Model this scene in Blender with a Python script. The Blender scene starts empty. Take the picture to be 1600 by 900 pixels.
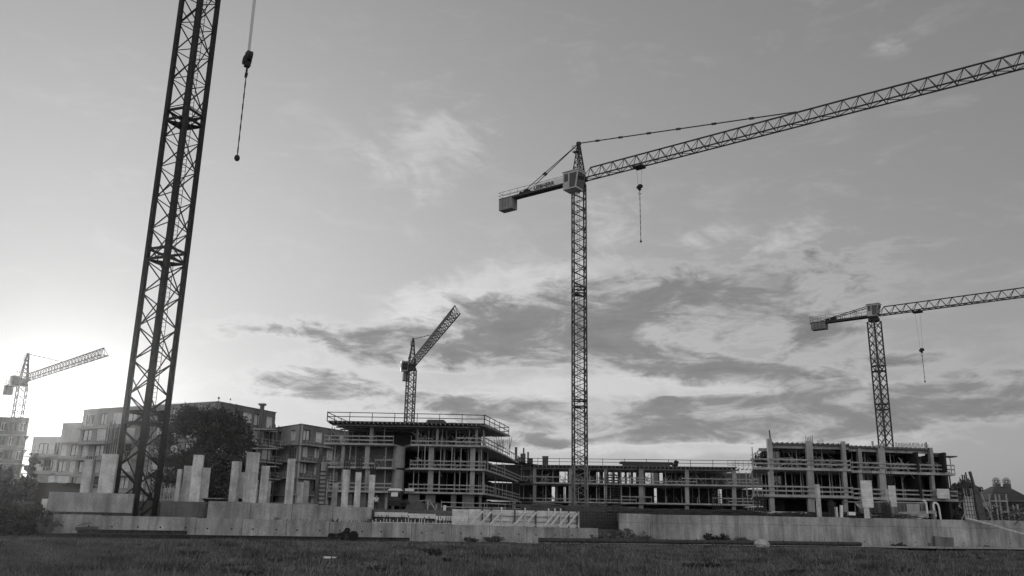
import bpy, math, random
import numpy as np
from mathutils import Vector, Matrix
random.seed(7); np.random.seed(7)
sc = bpy.context.scene
col = sc.collection
R_ = math.radians

# ------------------------------------------------------------------ camera
EYE = 1.6; FPX = 1344.0
PITCH = math.atan(369.0/FPX); ROLL = R_(1.05)
Fv = Vector((0, math.cos(PITCH), math.sin(PITCH)))
U0 = Vector((0, -math.sin(PITCH), math.cos(PITCH))); X0 = Vector((1, 0, 0))
Rv = X0*math.cos(ROLL) + U0*math.sin(ROLL)
Uv = U0*math.cos(ROLL) - X0*math.sin(ROLL)
cam = bpy.data.cameras.new('camera'); co = bpy.data.objects.new('camera', cam); col.objects.link(co)
cam.sensor_width = 36; cam.lens = 36*FPX/1600; cam.clip_end = 6000; cam.clip_start = .1
m = Matrix.Identity(4)
for i in range(3): m[i][0] = Rv[i]; m[i][1] = Uv[i]; m[i][2] = -Fv[i]
m[2][3] = EYE
co.matrix_world = m
sc.camera = co

def ray(px, py): return (Fv*FPX + Rv*(px-800) + Uv*(450-py)).normalized()
def P(px, py, Y):
    d = ray(px, py); return Vector((0, 0, EYE)) + d*(Y/d.y)
def PZ(px, py, z):
    d = ray(px, py); return Vector((0, 0, EYE)) + d*((z-EYE)/d.z)
def G(px, Y, z=3.0):
    k = (px-800)/FPX; dz = z-EYE
    X = (k*(Y*Fv.y+dz*Fv.z) - (Y*Rv.y+dz*Rv.z))/Rv.x
    return Vector((X, Y, z))
def Z(px, py, Y): return P(px, py, Y).z

# ------------------------------------------------------------------ sun + world
sd = ray(88, 652)
SUN_AZ = math.atan2(sd.x, sd.y); SUN_EL = math.asin(sd.z)
sl = bpy.data.lights.new('sun', 'SUN'); so = bpy.data.objects.new('sun', sl); col.objects.link(so)
sl.energy = 2.0; sl.angle = R_(.6); sl.color = (1, .985, .96)
so.rotation_euler = (-sd).to_track_quat('-Z', 'Y').to_euler(); so.location = (-60, 120, 60)
sc.view_settings.view_transform = 'Standard'; sc.view_settings.look = 'None'
sc.view_settings.gamma = 1; sc.view_settings.exposure = 0
sc.view_settings.use_curve_mapping = False
sc.cycles.max_bounces = 4; sc.cycles.diffuse_bounces = 2; sc.cycles.glossy_bounces = 2; sc.cycles.volume_bounces = 0; sc.cycles.transmission_bounces = 1

w = bpy.data.worlds.new('World'); sc.world = w; w.use_nodes = True
NT = w.node_tree; NT.nodes.clear()
def N(t, **k):
    n = NT.nodes.new(t)
    for a, b in k.items(): setattr(n, a, b)
    return n
def setin(s, v):
    if isinstance(v, (int, float)): s.default_value = v
    else: NT.links.new(v, s)
def M(op, a, b=0.0, c=0.0, clamp=False):
    n = N('ShaderNodeMath', operation=op); n.use_clamp = clamp
    setin(n.inputs[0], a)
    if len(n.inputs) > 1: setin(n.inputs[1], b)
    if len(n.inputs) > 2: setin(n.inputs[2], c)
    return n.outputs[0]
def mixv(f, a, b): return M('ADD', M('MULTIPLY', a, M('SUBTRACT', 1, f)), M('MULTIPLY', b, f))
def sstep(v, a, b):
    n = N('ShaderNodeMapRange', interpolation_type='SMOOTHSTEP')
    setin(n.inputs['Value'], v); n.inputs['From Min'].default_value = a; n.inputs['From Max'].default_value = b
    return n.outputs[0]
sky = N('ShaderNodeTexSky', sky_type='NISHITA'); sky.sun_disc = False
sky.sun_elevation = SUN_EL; sky.sun_rotation = SUN_AZ
sky.air_density = 1.0; sky.dust_density = 2.0; sky.ozone_density = 1.0
bw = N('ShaderNodeRGBToBW'); NT.links.new(sky.outputs[0], bw.inputs[0])
SKY_K, SKY_P, SKY_S = 6.2, 2.7, .12
tc = N('ShaderNodeTexCoord'); sx = N('ShaderNodeSeparateXYZ'); NT.links.new(tc.outputs['Generated'], sx.inputs[0])
dx, dy, dz = sx.outputs
az = M('ARCTAN2', dx, dy); el = M('ARCSINE', dz)
skyv = M('DIVIDE', M('MULTIPLY', bw.outputs[0], SKY_K), M('ADD', bw.outputs[0], SKY_P))   # film-like shoulder for the bright horizon
# aureole of the low sun
dn = N('ShaderNodeVectorMath', operation='DOT_PRODUCT'); NT.links.new(tc.outputs['Generated'], dn.inputs[0])
dn.inputs[1].default_value = sd
ang = M('ARCCOSINE', M('MINIMUM', dn.outputs['Value'], .999999))
g1 = M('EXPONENT', M('MULTIPLY', M('MULTIPLY', ang, ang), -1/(.030**2)))
g2 = M('EXPONENT', M('MULTIPLY', ang, -1/.09))
skyv = M('ADD', skyv, M('ADD', M('MULTIPLY', g1, 30), M('MULTIPLY', g2, .2)))
# clouds
def azel(px, py):
    d = ray(px, py); return math.atan2(d.x, d.y), math.asin(d.z)
def cnoise(scale, sxx, syy, detail=6, rough=.55, dist=0.0, off=0, rot=0):
    cmb = N('ShaderNodeCombineXYZ')
    if rot:
        c, s = math.cos(rot), math.sin(rot)
        a = M('ADD', M('MULTIPLY', az, c), M('MULTIPLY', el, s)); e = M('ADD', M('MULTIPLY', az, -s), M('MULTIPLY', el, c))
    else: a, e = az, el
    setin(cmb.inputs[0], M('MULTIPLY', a, sxx)); setin(cmb.inputs[1], M('MULTIPLY', e, syy)); cmb.inputs[2].default_value = off
    n = N('ShaderNodeTexNoise'); n.inputs['Scale'].default_value = scale; n.inputs['Detail'].default_value = detail
    n.inputs['Roughness'].default_value = rough; n.inputs['Distortion'].default_value = dist
    NT.links.new(cmb.outputs[0], n.inputs['Vector']); return n.outputs['Fac']
def blob(px, py, rx, ry, amp, tilt=0):
    a0, e0 = azel(px, py); c, s = math.cos(R_(tilt)), math.sin(R_(tilt))
    da = M('SUBTRACT', az, a0); de = M('SUBTRACT', el, e0)
    u = M('MULTIPLY', M('ADD', M('MULTIPLY', da, c), M('MULTIPLY', de, s)), FPX/rx)
    v = M('MULTIPLY', M('ADD', M('MULTIPLY', da, -s), M('MULTIPLY', de, c)), FPX/ry)
    r2 = M('ADD', M('MULTIPLY', u, u), M('MULTIPLY', v, v))
    return M('MULTIPLY', M('EXPONENT', M('MULTIPLY', r2, -1)), amp)
def total(l):
    s = l[0]
    for x in l[1:]: s = M('ADD', s, x)
    return s
dark = total([blob(*b) for b in [
    (790, 520, 150, 42, 1.0, -4), (960, 515, 170, 60, 1.0, 0), (1120, 480, 160, 50, .9, 6), (1040, 560, 150, 30, .9, -8),
    (1200, 440, 150, 45, .5, 10), (1190, 580, 90, 14, .7, 0),
    (620, 545, 150, 34, .55, 0), (440, 516, 90, 15, .85, 0), (475, 592, 75, 15, .8, 0), (560, 625, 150, 18, .5, 0),
    (820, 640, 190, 22, .8, -4), (1010, 655, 230, 28, 1.1, 0), (1240, 635, 230, 30, 1.1, 2), (1450, 622, 190, 20, 1.0, 2),
    (860, 690, 210, 20, .9, 0), (1310, 670, 170, 18, .8, 4), (1300, 515, 70, 20, .7, 4), (1395, 562, 60, 9, .8, 0), (1540, 640, 140, 12, .5, 6),
    (1040, 706, 170, 12, -1.3, 0), (720, 600, 130, 12, -.5, -5), (1140, 612, 130, 9, -.6, 0), (940, 600, 110, 10, -.5, -6), (560, 480, 60, 16, -.3, 0)]])
light = total([blob(*b) for b in [
    (690, 215, 130, 60, 1.0, 14), (640, 290, 90, 50, .4, 0), (1408, 66, 55, 26, .8, 0), (680, 490, 75, 32, 1.4, 12), (950, 350, 45, 60, .8, -20),
    (1235, 372, 70, 26, .8, 20), (800, 436, 110, 22, .8, 4), (1100, 372, 50, 16, .6, 10), (740, 455, 110, 28, .6, 8),
    (1000, 430, 300, 120, .35, 0), (1030, 600, 220, 14, 1.0, -3), (860, 610, 160, 16, 1.0, 0), (1150, 640, 420, 90, .3, 0), (620, 570, 260, 80, .35, 0),
    (1180, 692, 240, 16, 1.0, 0), (1000, 700, 300, 16, .7, 0), (1420, 596, 80, 8, .6, 0)]])
n1 = cnoise(8.5, 1.0, 3.0, 8, .62, .7, 3.1, -.05)
n2 = cnoise(9.0, 1.0, 2.2, 8, .62, .8, 9.3, -.35)
n3 = cnoise(26.0, 1.0, 2.8, 7, .65, .6, 1.7, .03)
nn = M('ADD', M('MULTIPLY', n1, .72), M('MULTIPLY', n3, .34))
cd = sstep(M('ADD', M('MULTIPLY', M('MULTIPLY', M('SUBTRACT', nn, .5), 5.6), M('ADD', M('MULTIPLY', M('MAXIMUM', dark, 0), 2.2), .30, clamp=True)), M('SUBTRACT', M('MINIMUM', dark, .95), .46)), -.25, .90)
rimd = sstep(M('ADD', M('MULTIPLY', M('MULTIPLY', M('SUBTRACT', nn, .5), 5.6), M('ADD', M('MULTIPLY', M('MAXIMUM', dark, 0), 2.2), .30, clamp=True)), M('SUBTRACT', M('MINIMUM', dark, .95), .46)), -.40, .15)
nl = M('ADD', M('MULTIPLY', n2, .7), M('MULTIPLY', n3, .3))
cl = sstep(M('ADD', M('MULTIPLY', M('MULTIPLY', M('SUBTRACT', nl, .5), 4.4), M('ADD', M('MULTIPLY', light, 1.4), .25, clamp=True)), M('SUBTRACT', M('MINIMUM', light, 1.3), .55)), -.30, .95)
skyv = mixv(M('MULTIPLY', M('ADD', M('MULTIPLY', cl, .8), M('MULTIPLY', rimd, .5)), 1.0, clamp=True), skyv, M('ADD', M('MULTIPLY', skyv, 1.0), 1.6))
dk = M('ADD', M('MULTIPLY', nn, -3.4), 3.6)       # body of the dark clouds, lighter and darker folds
skyv = mixv(M('MULTIPLY', cd, .84), skyv, dk)
# added cloud glow in the unseen sky behind the camera, fills the facades
back_fill = M('MULTIPLY', sstep(M('MULTIPLY', dy, -1), .05, .6), M('ADD', 1.2, M('MULTIPLY', cnoise(3.0, 1.0, 2.0, 3, .5, .4, 21.0), 5.4)))
skyv = M('ADD', skyv, back_fill)
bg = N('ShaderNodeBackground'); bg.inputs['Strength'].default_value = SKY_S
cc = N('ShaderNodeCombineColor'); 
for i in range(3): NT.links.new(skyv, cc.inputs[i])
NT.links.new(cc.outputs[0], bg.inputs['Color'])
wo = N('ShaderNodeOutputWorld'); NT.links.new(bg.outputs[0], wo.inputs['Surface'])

# ------------------------------------------------------------------ materials
def mat(name, c, rough=.85, metal=0.0, scale=.6, amt=.25, bump=.0, streak=0.0, fine=0.0, spec=.3, board=0.0):
    mt = bpy.data.materials.new(name); mt.use_nodes = True
    nt = mt.node_tree; b = nt.nodes['Principled BSDF']
    b.inputs['Roughness'].default_value = rough; b.inputs['Metallic'].default_value = metal
    b.inputs['Specular IOR Level'].default_value = spec
    g = nt.nodes.new('ShaderNodeNewGeometry')
    def noise(sc_, vecscale=(1, 1, 1), det=5):
        mp = nt.nodes.new('ShaderNodeMapping'); mp.inputs['Scale'].default_value = vecscale
        nt.links.new(g.outputs['Position'], mp.inputs[0])
        n = nt.nodes.new('ShaderNodeTexNoise'); n.inputs['Scale'].default_value = sc_; n.inputs['Detail'].default_value = det
        n.inputs['Roughness'].default_value = .6
        nt.links.new(mp.outputs[0], n.inputs['Vector'])
        mr = nt.nodes.new('ShaderNodeMapRange'); nt.links.new(n.outputs['Fac'], mr.inputs['Value'])
        mr.inputs['From Min'].default_value = .30; mr.inputs['From Max'].default_value = .70; return mr.outputs[0]
    def mm(op, a, b_):
        n = nt.nodes.new('ShaderNodeMath'); n.operation = op
        for s, v in ((n.inputs[0], a), (n.inputs[1], b_)):
            if isinstance(v, (int, float)): s.default_value = v
            else: nt.links.new(v, s)
        return n.outputs[0]
    f = mm('ADD', 1-amt, mm('MULTIPLY', noise(scale), 2*amt))
    if streak: f = mm('MULTIPLY', f, mm('ADD', 1-streak, mm('MULTIPLY', noise(1.6, (1, 1, .12)), 2*streak)))
    if board: f = mm('MULTIPLY', f, mm('ADD', 1-board, mm('MULTIPLY', noise(2.0, (.15, .15, 4)), 2*board)))
    if fine: f = mm('MULTIPLY', f, mm('ADD', 1-fine, mm('MULTIPLY', noise(9), 2*fine)))
    v = mm('MULTIPLY', f, c)
    cb = nt.nodes.new('ShaderNodeCombineColor')
    for i in range(3): nt.links.new(v, cb.inputs[i])
    nt.links.new(cb.outputs[0], b.inputs['Base Color'])
    if bump:
        bp = nt.nodes.new('ShaderNodeBump'); bp.inputs['Strength'].default_value = bump; bp.inputs['Distance'].default_value = .05
        nt.links.new(noise(7), bp.inputs['Height']); nt.links.new(bp.outputs[0], b.inputs['Normal'])
    return mt
MT = dict(
    conc=mat('concrete', .34, streak=.22, fine=.12, bump=.3, amt=.22),
    wallc=mat('cast_wall_concrete', .34, streak=.38, fine=.2, bump=.4, amt=.34, scale=.35),
    walld=mat('dark_concrete', .16, streak=.3, fine=.15, bump=.4, amt=.25),  # plain darker tone of the wall concrete
    pale=mat('pale_concrete', .58, streak=.28, fine=.2, bump=.3, amt=.26, scale=1.2),
    slab=mat('slab_concrete', .40, streak=.1, fine=.2, amt=.25, scale=.8),
    inner=mat('shaded_inner_concrete', .035, streak=.2, amt=.3),  # near-black: the shade of the open floors is put into the colour
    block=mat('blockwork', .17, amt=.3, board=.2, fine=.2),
    wood=mat('weathered_timber', .34, amt=.3, board=.2, fine=.2, scale=1.5),
    woodl=mat('fresh_timber', .66, amt=.25, board=.15, fine=.2, scale=1.5),
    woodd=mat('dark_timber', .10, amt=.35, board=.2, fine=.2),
    panel=mat('formwork_panel', .70, amt=.18, board=.2, fine=.15, scale=1.2),
    steel=mat('galvanised_steel', .42, rough=.7, amt=.25, fine=.2),
    rust=mat('rusty_steel', .07, rough=.8, metal=.2, amt=.4, fine=.3, scale=3),
    craned=mat('dark_crane_paint', .035, rough=.8, spec=.15, amt=.3, fine=.2, scale=2),
    crane=mat('crane_paint', .065, rough=.85, spec=.1, amt=.3, fine=.2, scale=1),
    cranel=mat('lightened_crane_paint', .22, rough=.85, spec=.1, amt=.2, fine=.15, scale=1),  # crane paint lightened where the mast foot looks brighter against dark floors
    cabw=mat('white_cab_paint', .5, rough=.4, amt=.15, fine=.1),
    ballast=mat('ballast_concrete', .25, amt=.25, streak=.2),
    glass=mat('dark_glass', .03, rough=.08, amt=.1, spec=.8),
    pane=mat('pale_window', .75, rough=.25, amt=.25, scale=.5, spec=.6),  # curtain white and sky reflection put into the pane colour
    rend=mat('facade_render', .33, amt=.18, streak=.12, fine=.08),
    brick=mat('facade_brick', .20, amt=.2, board=.15, fine=.2),
    rendl=mat('glare_pale_render', .46, amt=.15, streak=.1),  # pale render; sun glare washing the left blocks is put into the tone
    dark=mat('dark_paint', .03, rough=.6, amt=.3),
    rubber=mat('rubber', .02, rough=.9, amt=.3),
    white=mat('white_plastic', .8, rough=.4, amt=.1),
    earth=mat('earth', .12, amt=.4, fine=.35, bump=.8, scale=.25),
    site=mat('site_soil', .10, amt=.4, fine=.35, bump=.8, scale=.4),
    gravel=mat('gravel_track', .42, amt=.35, fine=.4, bump=.8, scale=.5),
    grass=mat('grass_blades', .125, amt=.85, fine=.6, scale=.42, rough=.7),
    straw=mat('dry_straw', .2, amt=.4, fine=.3, scale=.5, rough=.8),
    leaf=mat('tree_leaf', .075, amt=.5, fine=.35, scale=.8, rough=.6),
    weed=mat('weed_leaf', .15, amt=.5, fine=.35, scale=1.2, rough=.7),
    bush=mat('dark_bush_leaf', .045, amt=.5, fine=.35, scale=1.2, rough=.7),
    bark=mat('bark', .06, amt=.4, fine=.3, scale=3),
    roof=mat('roof_tiles', .07, amt=.3, board=.3, fine=.3),
    skin=mat('skin', .35, amt=.1), shirt=mat('white_shirt', .75, amt=.1), denim=mat('dark_trousers', .04, amt=.2),
    stone=mat('pale_stone', .5, amt=.3, fine=.3, bump=.6, scale=3),
)

# ------------------------------------------------------------------ mesh helpers
WLOC = {}
def link(o, parent=None, loc=None):
    col.objects.link(o)
    if parent is not None: o.parent = parent
    return o
def wl(o): return WLOC.get(o.name, Vector((0, 0, 0))) if o is not None else Vector((0, 0, 0))
def props(o, label=None, cat=None, group=None, kind=None):
    if label: o['label'] = label
    if cat: o['category'] = cat
    if group: o['group'] = group
    if kind: o['kind'] = kind
    return o
def thing(name, label, cat, loc, group=None):
    o = bpy.data.objects.new(name, None); o.location = loc; col.objects.link(o)
    o.empty_display_size = .3
    WLOC[o.name] = Vector(loc); return props(o, label, cat, group)
def raw_mesh(name, V, F, mt, parent=None, origin=None, smooth=False):
    V = np.asarray(V, dtype=np.float32); pw = wl(parent)
    org = Vector(origin) if origin is not None else pw
    V = V - np.array(org, dtype=np.float32)
    me = bpy.data.meshes.new(name); me.from_pydata(V.tolist(), [], F); me.materials.append(mt)
    if smooth: me.polygons.foreach_set('use_smooth', [True]*len(me.polygons))
    o = bpy.data.objects.new(name, me); col.objects.link(o)
    if parent is not None: o.parent = parent
    o.location = org - pw; WLOC[o.name] = org
    return o
def tri_mesh(name, V, mt, parent=None, nv=3, origin=None):
    """numpy soup of n-gons, V shape (n, nv, 3)"""
    n = len(V); V = np.asarray(V, dtype=np.float32).reshape(-1, 3); pw = wl(parent)
    org = Vector(origin) if origin is not None else pw
    V = V - np.array(org, dtype=np.float32)
    me = bpy.data.meshes.new(name); me.vertices.add(len(V)); me.vertices.foreach_set('co', V.ravel())
    me.loops.add(n*nv); me.loops.foreach_set('vertex_index', np.arange(n*nv, dtype=np.int32))
    me.polygons.add(n); me.polygons.foreach_set('loop_start', np.arange(0, n*nv, nv, dtype=np.int32))
    me.update(calc_edges=True); me.validate()
    me.materials.append(mt)
    o = bpy.data.objects.new(name, me); col.objects.link(o)
    if parent is not None: o.parent = parent
    o.location = org - pw; WLOC[o.name] = org
    return o
QF = [(0, 3, 2, 1), (4, 5, 6, 7), (0, 1, 5, 4), (1, 2, 6, 5), (2, 3, 7, 6), (3, 0, 4, 7)]
class MB:
    def __init__(s): s.V = []; s.F = []
    def add(s, V, F):
        n = len(s.V); s.V += [tuple(v) for v in V]; s.F += [tuple(i+n for i in f) for f in F]
        return s
    def box(s, c, dx, dy, dz, rz=0.0):
        """c = centre of the base"""
        c = Vector(c); a = Vector((math.cos(rz), math.sin(rz), 0)); b = Vector((-math.sin(rz), math.cos(rz), 0))
        v = []
        for z in (0, dz):
            for i, j in ((-1, -1), (1, -1), (1, 1), (-1, 1)):
                v.append(c + a*(i*dx/2) + b*(j*dy/2) + Vector((0, 0, z)))
        return s.add(v, QF)
    def bar(s, p, q, w, h=None, up=Vector((0, 0, 1))):
        p = Vector(p); q = Vector(q); h = h or w; d = (q-p)
        if d.length < 1e-6: return s
        d.normalize(); x = d.cross(up)
        if x.length < .05: x = d.cross(Vector((1, 0, 0)))
        x.normalize(); y = x.cross(d)
        v = []
        for e in (p, q):
            for i, j in ((-1, -1), (1, -1), (1, 1), (-1, 1)): v.append(e + x*(i*w/2) + y*(j*h/2))
        return s.add(v, QF)
    def tube(s, p, q, r, n=8, r2=None):
        p = Vector(p); q = Vector(q); r2 = r if r2 is None else r2
        d = (q-p).normalized(); x = d.cross(Vector((0, 0, 1)))
        if x.length < .05: x = Vector((1, 0, 0))
        x.normalize(); y = x.cross(d); v = []
        for e, rr in ((p, r), (q, r2)):
            for k in range(n):
                a = 2*math.pi*k/n; v.append(e + x*(rr*math.cos(a)) + y*(rr*math.sin(a)))
        F = [(k, (k+1) % n, n+(k+1) % n, n+k) for k in range(n)] + [tuple(range(n-1, -1, -1)), tuple(range(n, 2*n))]
        return s.add(v, F)
    def prism(s, poly, z0, z1):
        n = len(poly); v = [(p[0], p[1], z0) for p in poly] + [(p[0], p[1], z1) for p in poly]
        F = [(k, (k+1) % n, n+(k+1) % n, n+k) for k in range(n)] + [tuple(range(n-1, -1, -1)), tuple(range(n, 2*n))]
        return s.add(v, F)
    def hull(s, ring0, ring1):
        n = len(ring0)
        F = [(k, (k+1) % n, n+(k+1) % n, n+k) for k in range(n)] + [tuple(range(n-1, -1, -1)), tuple(range(n, 2*n))]
        return s.add(list(ring0)+list(ring1), F)
    def ball(s, c, rx, ry, rz, n=10, m=6):
        c = Vector(c); v = []; F = []
        for i in range(m+1):
            t = math.pi*i/m
            for k in range(n):
                a = 2*math.pi*k/n; v.append(c + Vector((rx*math.sin(t)*math.cos(a), ry*math.sin(t)*math.sin(a), rz*math.cos(t))))
        for i in range(m):
            for k in range(n): F.append((i*n+k, i*n+(k+1) % n, (i+1)*n+(k+1) % n, (i+1)*n+k))
        return s.add(v, F)
    def build(s, name, mt, parent=None, origin=None, smooth=False):
        return raw_mesh(name, s.V, s.F, MT[mt] if isinstance(mt, str) else mt, parent, origin, smooth)
def lerp(a, b, t): return a + (b-a)*t

# ------------------------------------------------------------------ ground
WA = PZ(80, 839, 0); WB = PZ(1560, 856, 0)          # foot of the long retaining wall
WU = (WB-WA); WU.z = 0; WU.normalize(); WN = Vector((-WU.y, WU.x, 0))
def wline(px, off=0.0, z=0.0):
    """point of the wall line (shifted back by off) seen at column px"""
    a = WA + WN*off; lo, hi = -60.0, 260.0
    for _ in range(40):
        mid = (lo+hi)/2; p = a + WU*mid; q = Vector((p.x, p.y, z-EYE))
        if q.dot(Rv)/q.dot(Fv)*FPX+800 < px: lo = mid
        else: hi = mid
    p = a + WU*lo; return Vector((p.x, p.y, z))
def hnoise(x, y):
    return (.30*np.sin(x*.21+1.3*np.sin(y*.13))*np.sin(y*.33+.6*np.sin(x*.17)) + .13*np.sin(x*.9+y*.5)*np.sin(y*1.1-x*.3) + .05*np.sin(x*2.3)*np.sin(y*2.9+1))
WAx, WAy, Nx, Ny, Ux, Uy = WA.x, WA.y, WN.x, WN.y, WU.x, WU.y
def gz(x, y):
    n = (x-WAx)*Nx + (y-WAy)*Ny
    t = np.clip((-n-3.0)/5.0, 0, 1); r = np.clip((np.hypot(x, y)-6)/14, 0, 1)
    far = np.clip((y+150)/120, 0, 1)
    mound = .28*np.exp(-((n+13+1.2*np.sin(x*.11))/2.2)**2) + .26*np.exp(-((n+24+1.5*np.sin(x*.09+1))/3.0)**2)
    return (hnoise(x, y)*.55 + mound*.9 - .62*np.clip((-n-4)/8, 0, 1))*t*r*far
def ground():
    # fine field in front of the wall
    us = np.arange(-70, 190, .8); ns = np.concatenate([np.arange(-75, 0.01, .8), [.0]])
    V = []; F = []
    Ugrid, Ngrid = np.meshgrid(us, ns); Xg = WAx+Ugrid*Ux+Ngrid*Nx; Yg = WAy+Ugrid*Uy+Ngrid*Ny
    Zg = gz(Xg, Yg)
    edge = (Ugrid <= us[0]+.1) | (Ugrid >= us[-1]-.9) | (Ngrid <= ns[0]+.1)
    Zg = np.where(edge, 0, Zg)
    V = np.stack([Xg, Yg, Zg], -1).reshape(-1, 3).tolist(); w_ = len(us)
    for j in range(len(ns)-1):
        for i in range(w_-1): F.append((j*w_+i, j*w_+i+1, (j+1)*w_+i+1, (j+1)*w_+i))
    # outer skirt to the horizon and the raised site behind the wall, same sheet
    def pt(u, n, z): return (WAx+u*Ux+n*Nx, WAy+u*Uy+n*Ny, z)
    prof = [(0, 0), (.35, 0), (.36, 1.25), (5.2, 1.3), (5.4, 2.75), (400, 2.9), (900, 2.6)]
    U = [-900, us[0], us[-1], 900]
    for a in range(3):
        for b in range(len(prof)-1):
            n0, z0 = prof[b]; n1, z1 = prof[b+1]; k = len(V)
            V += [pt(U[a], n0, z0), pt(U[a+1], n0, z0), pt(U[a+1], n1, z1), pt(U[a], n1, z1)]; F.append((k, k+1, k+2, k+3))
    for (u0, u1, n0, n1) in ((-900, us[0], -900, 0), (us[-1], 900, -900, 0), (us[0], us[-1], -900, ns[0])):
        k = len(V); V += [pt(u0, n0, 0), pt(u1, n0, 0), pt(u1, n1, 0), pt(u0, n1, 0)]; F.append((k, k+1, k+2, k+3))
    props(raw_mesh('ground', V, F, MT['earth']), 'dark uneven soil of the field and the raised building site', kind='structure')
ground()
def deck(px0, px1, n0, n1, z0, z1, label):
    a, b = wline(px0, n0, z1), wline(px1, n0, z1); c, d = wline(px1, n1, z1), wline(px0, n1, z1)
    mb = MB(); mb.prism([a, b, c, d], z0, z1); props(mb.build('site_ground', 'site'), label, kind='structure')
deck(66, 206, 1.55, 5.9, .8, 2.86, 'trodden site soil behind the raised wall block')
deck(247.5, 321, 2.95, 5.9, .8, 2.84, 'trodden site soil behind the dark wall')
deck(206.3, 247, 5.17, 5.9, .8, 2.84, 'trodden site soil behind the recessed wall at the mast')
deck(321.3, 581, 2.25, 5.9, .8, 2.82, 'trodden site soil under the bare columns')
deck(969, 1760, .36, 5.9, .0, 2.74, 'trodden site soil on top of the two course wall')
# pale gravel track at the foot of the wall on the right
tb = MB(); a = []; b = []
for k in range(41):
    px = 790 + k*24; p = wline(px, -.25 if px > 1000 else -.6, .05); wd = 3.6+.6*math.sin(k*1.3)+(3.2 if px > 1330 else .2)
    q = p - WN*max(wd, .6)
    a.append((p.x, p.y, .06+.03*math.sin(k*2.1))); b.append((q.x, q.y, max(.02, float(gz(q.x, q.y))+.03)))
V = a+b; n = len(a); F = [(n+i, n+i+1, i+1, i) for i in range(n-1)]
props(raw_mesh('gravel_track', V, F, MT['gravel']), 'pale gravel track along the foot of the retaining wall', kind='structure')

# ------------------------------------------------------------------ grass
def grass():
    rng = np.random.default_rng(3); n = 330000
    # denser near the camera: sample image-space-uniform-ish in depth
    u = rng.random(n); Y = 22*(100/22)**(u**1.15); X = (rng.random(n)-.5)*2*Y*.66
    nd = (X-WAx)*Nx + (Y-WAy)*Ny
    uu = (X-WAx)*Ux + (Y-WAy)*Uy
    clump = np.sin(X*1.7+2*np.sin(Y*.8))*np.sin(Y*1.9+1.5*np.sin(X*.6)) + .6*np.sin(X*.4+Y*.23)
    front = -3.2 - 1.0*np.clip((uu-45)/15, 0, 1) - 4.0*np.clip((uu-84)/12, 0, 1)
    keep = (nd < front+.5*np.sin(X*.8)) & (clump+rng.normal(0, .7, n) > -.9)
    bare = np.exp(-(((X-26)/5)**2+((Y-30)/1.8)**2)) + np.exp(-(((X-9)/5)**2+((Y-33.5)/.6)**2))
    keep &= rng.random(n) > bare*1.1
    X, Y, clump, nd = X[keep], Y[keep], clump[keep], nd[keep]; n = len(X)
    Zb = gz(X, Y)
    h = (.13+.16*rng.random(n)+.13*np.clip(clump, -1, 1)+.38*(rng.random(n) > .98))*(1+.3*np.sin(X*.3+1))*np.clip((-nd-2)/9, .4, 1)
    h = np.clip(h, .07, .8); wd = (.012+.0006*Y)*(.6+.8*rng.random(n))
    a = rng.random(n)*2*np.pi; lean = h*(.15+.6*rng.random(n)); b = rng.random(n)*2*np.pi
    V = np.zeros((n, 3, 3)); dxx, dyy = np.cos(a)*wd, np.sin(a)*wd
    V[:, 0] = np.stack([X-dxx, Y-dyy, Zb-.03], -1); V[:, 1] = np.stack([X+dxx, Y+dyy, Zb-.03], -1)
    V[:, 2] = np.stack([X+np.cos(b)*lean, Y+np.sin(b)*lean, Zb+h], -1)
    props(tri_mesh('grass', V, MT['grass']), 'rough dark grass covering the field in front of the site', 'grass', kind='stuff')
    rng = np.random.default_rng(9); n = 26000; Y = 23*(95/23)**(rng.random(n)**1.1); X = (rng.random(n)-.5)*2*Y*.66
    nd = (X-WAx)*Nx + (Y-WAy)*Ny; cl = np.sin(X*.9+1.3*np.sin(Y*.5))*np.sin(Y*.8+np.sin(X*.4)) + rng.normal(0, .45, n)
    keep = (nd < -6.5) & (cl > .55); X, Y, nd = X[keep], Y[keep], nd[keep]; n = len(X); Zb = gz(X, Y)
    h = (.16+.38*rng.random(n)**2)*np.clip((-nd-1)/9, .5, 1); wd = (.004+.0002*Y); a = rng.random(n)*6.283; lean = h*1.1*rng.random(n)**.7
    V = np.zeros((n, 4, 3)); cx, cy = np.cos(a)*lean, np.sin(a)*lean
    V[:, 0] = np.stack([X-wd, Y, Zb-.03], -1); V[:, 1] = np.stack([X+wd, Y, Zb-.03], -1); V[:, 2] = np.stack([X+cx+wd*.8, Y+cy, Zb+h], -1); V[:, 3] = np.stack([X+cx-wd*.8, Y+cy, Zb+h], -1)
    props(tri_mesh('dry_stalks', V, MT['straw'], nv=4), 'pale dry stalks standing up among the grass of the field', 'grass', kind='stuff')
grass()

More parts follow.
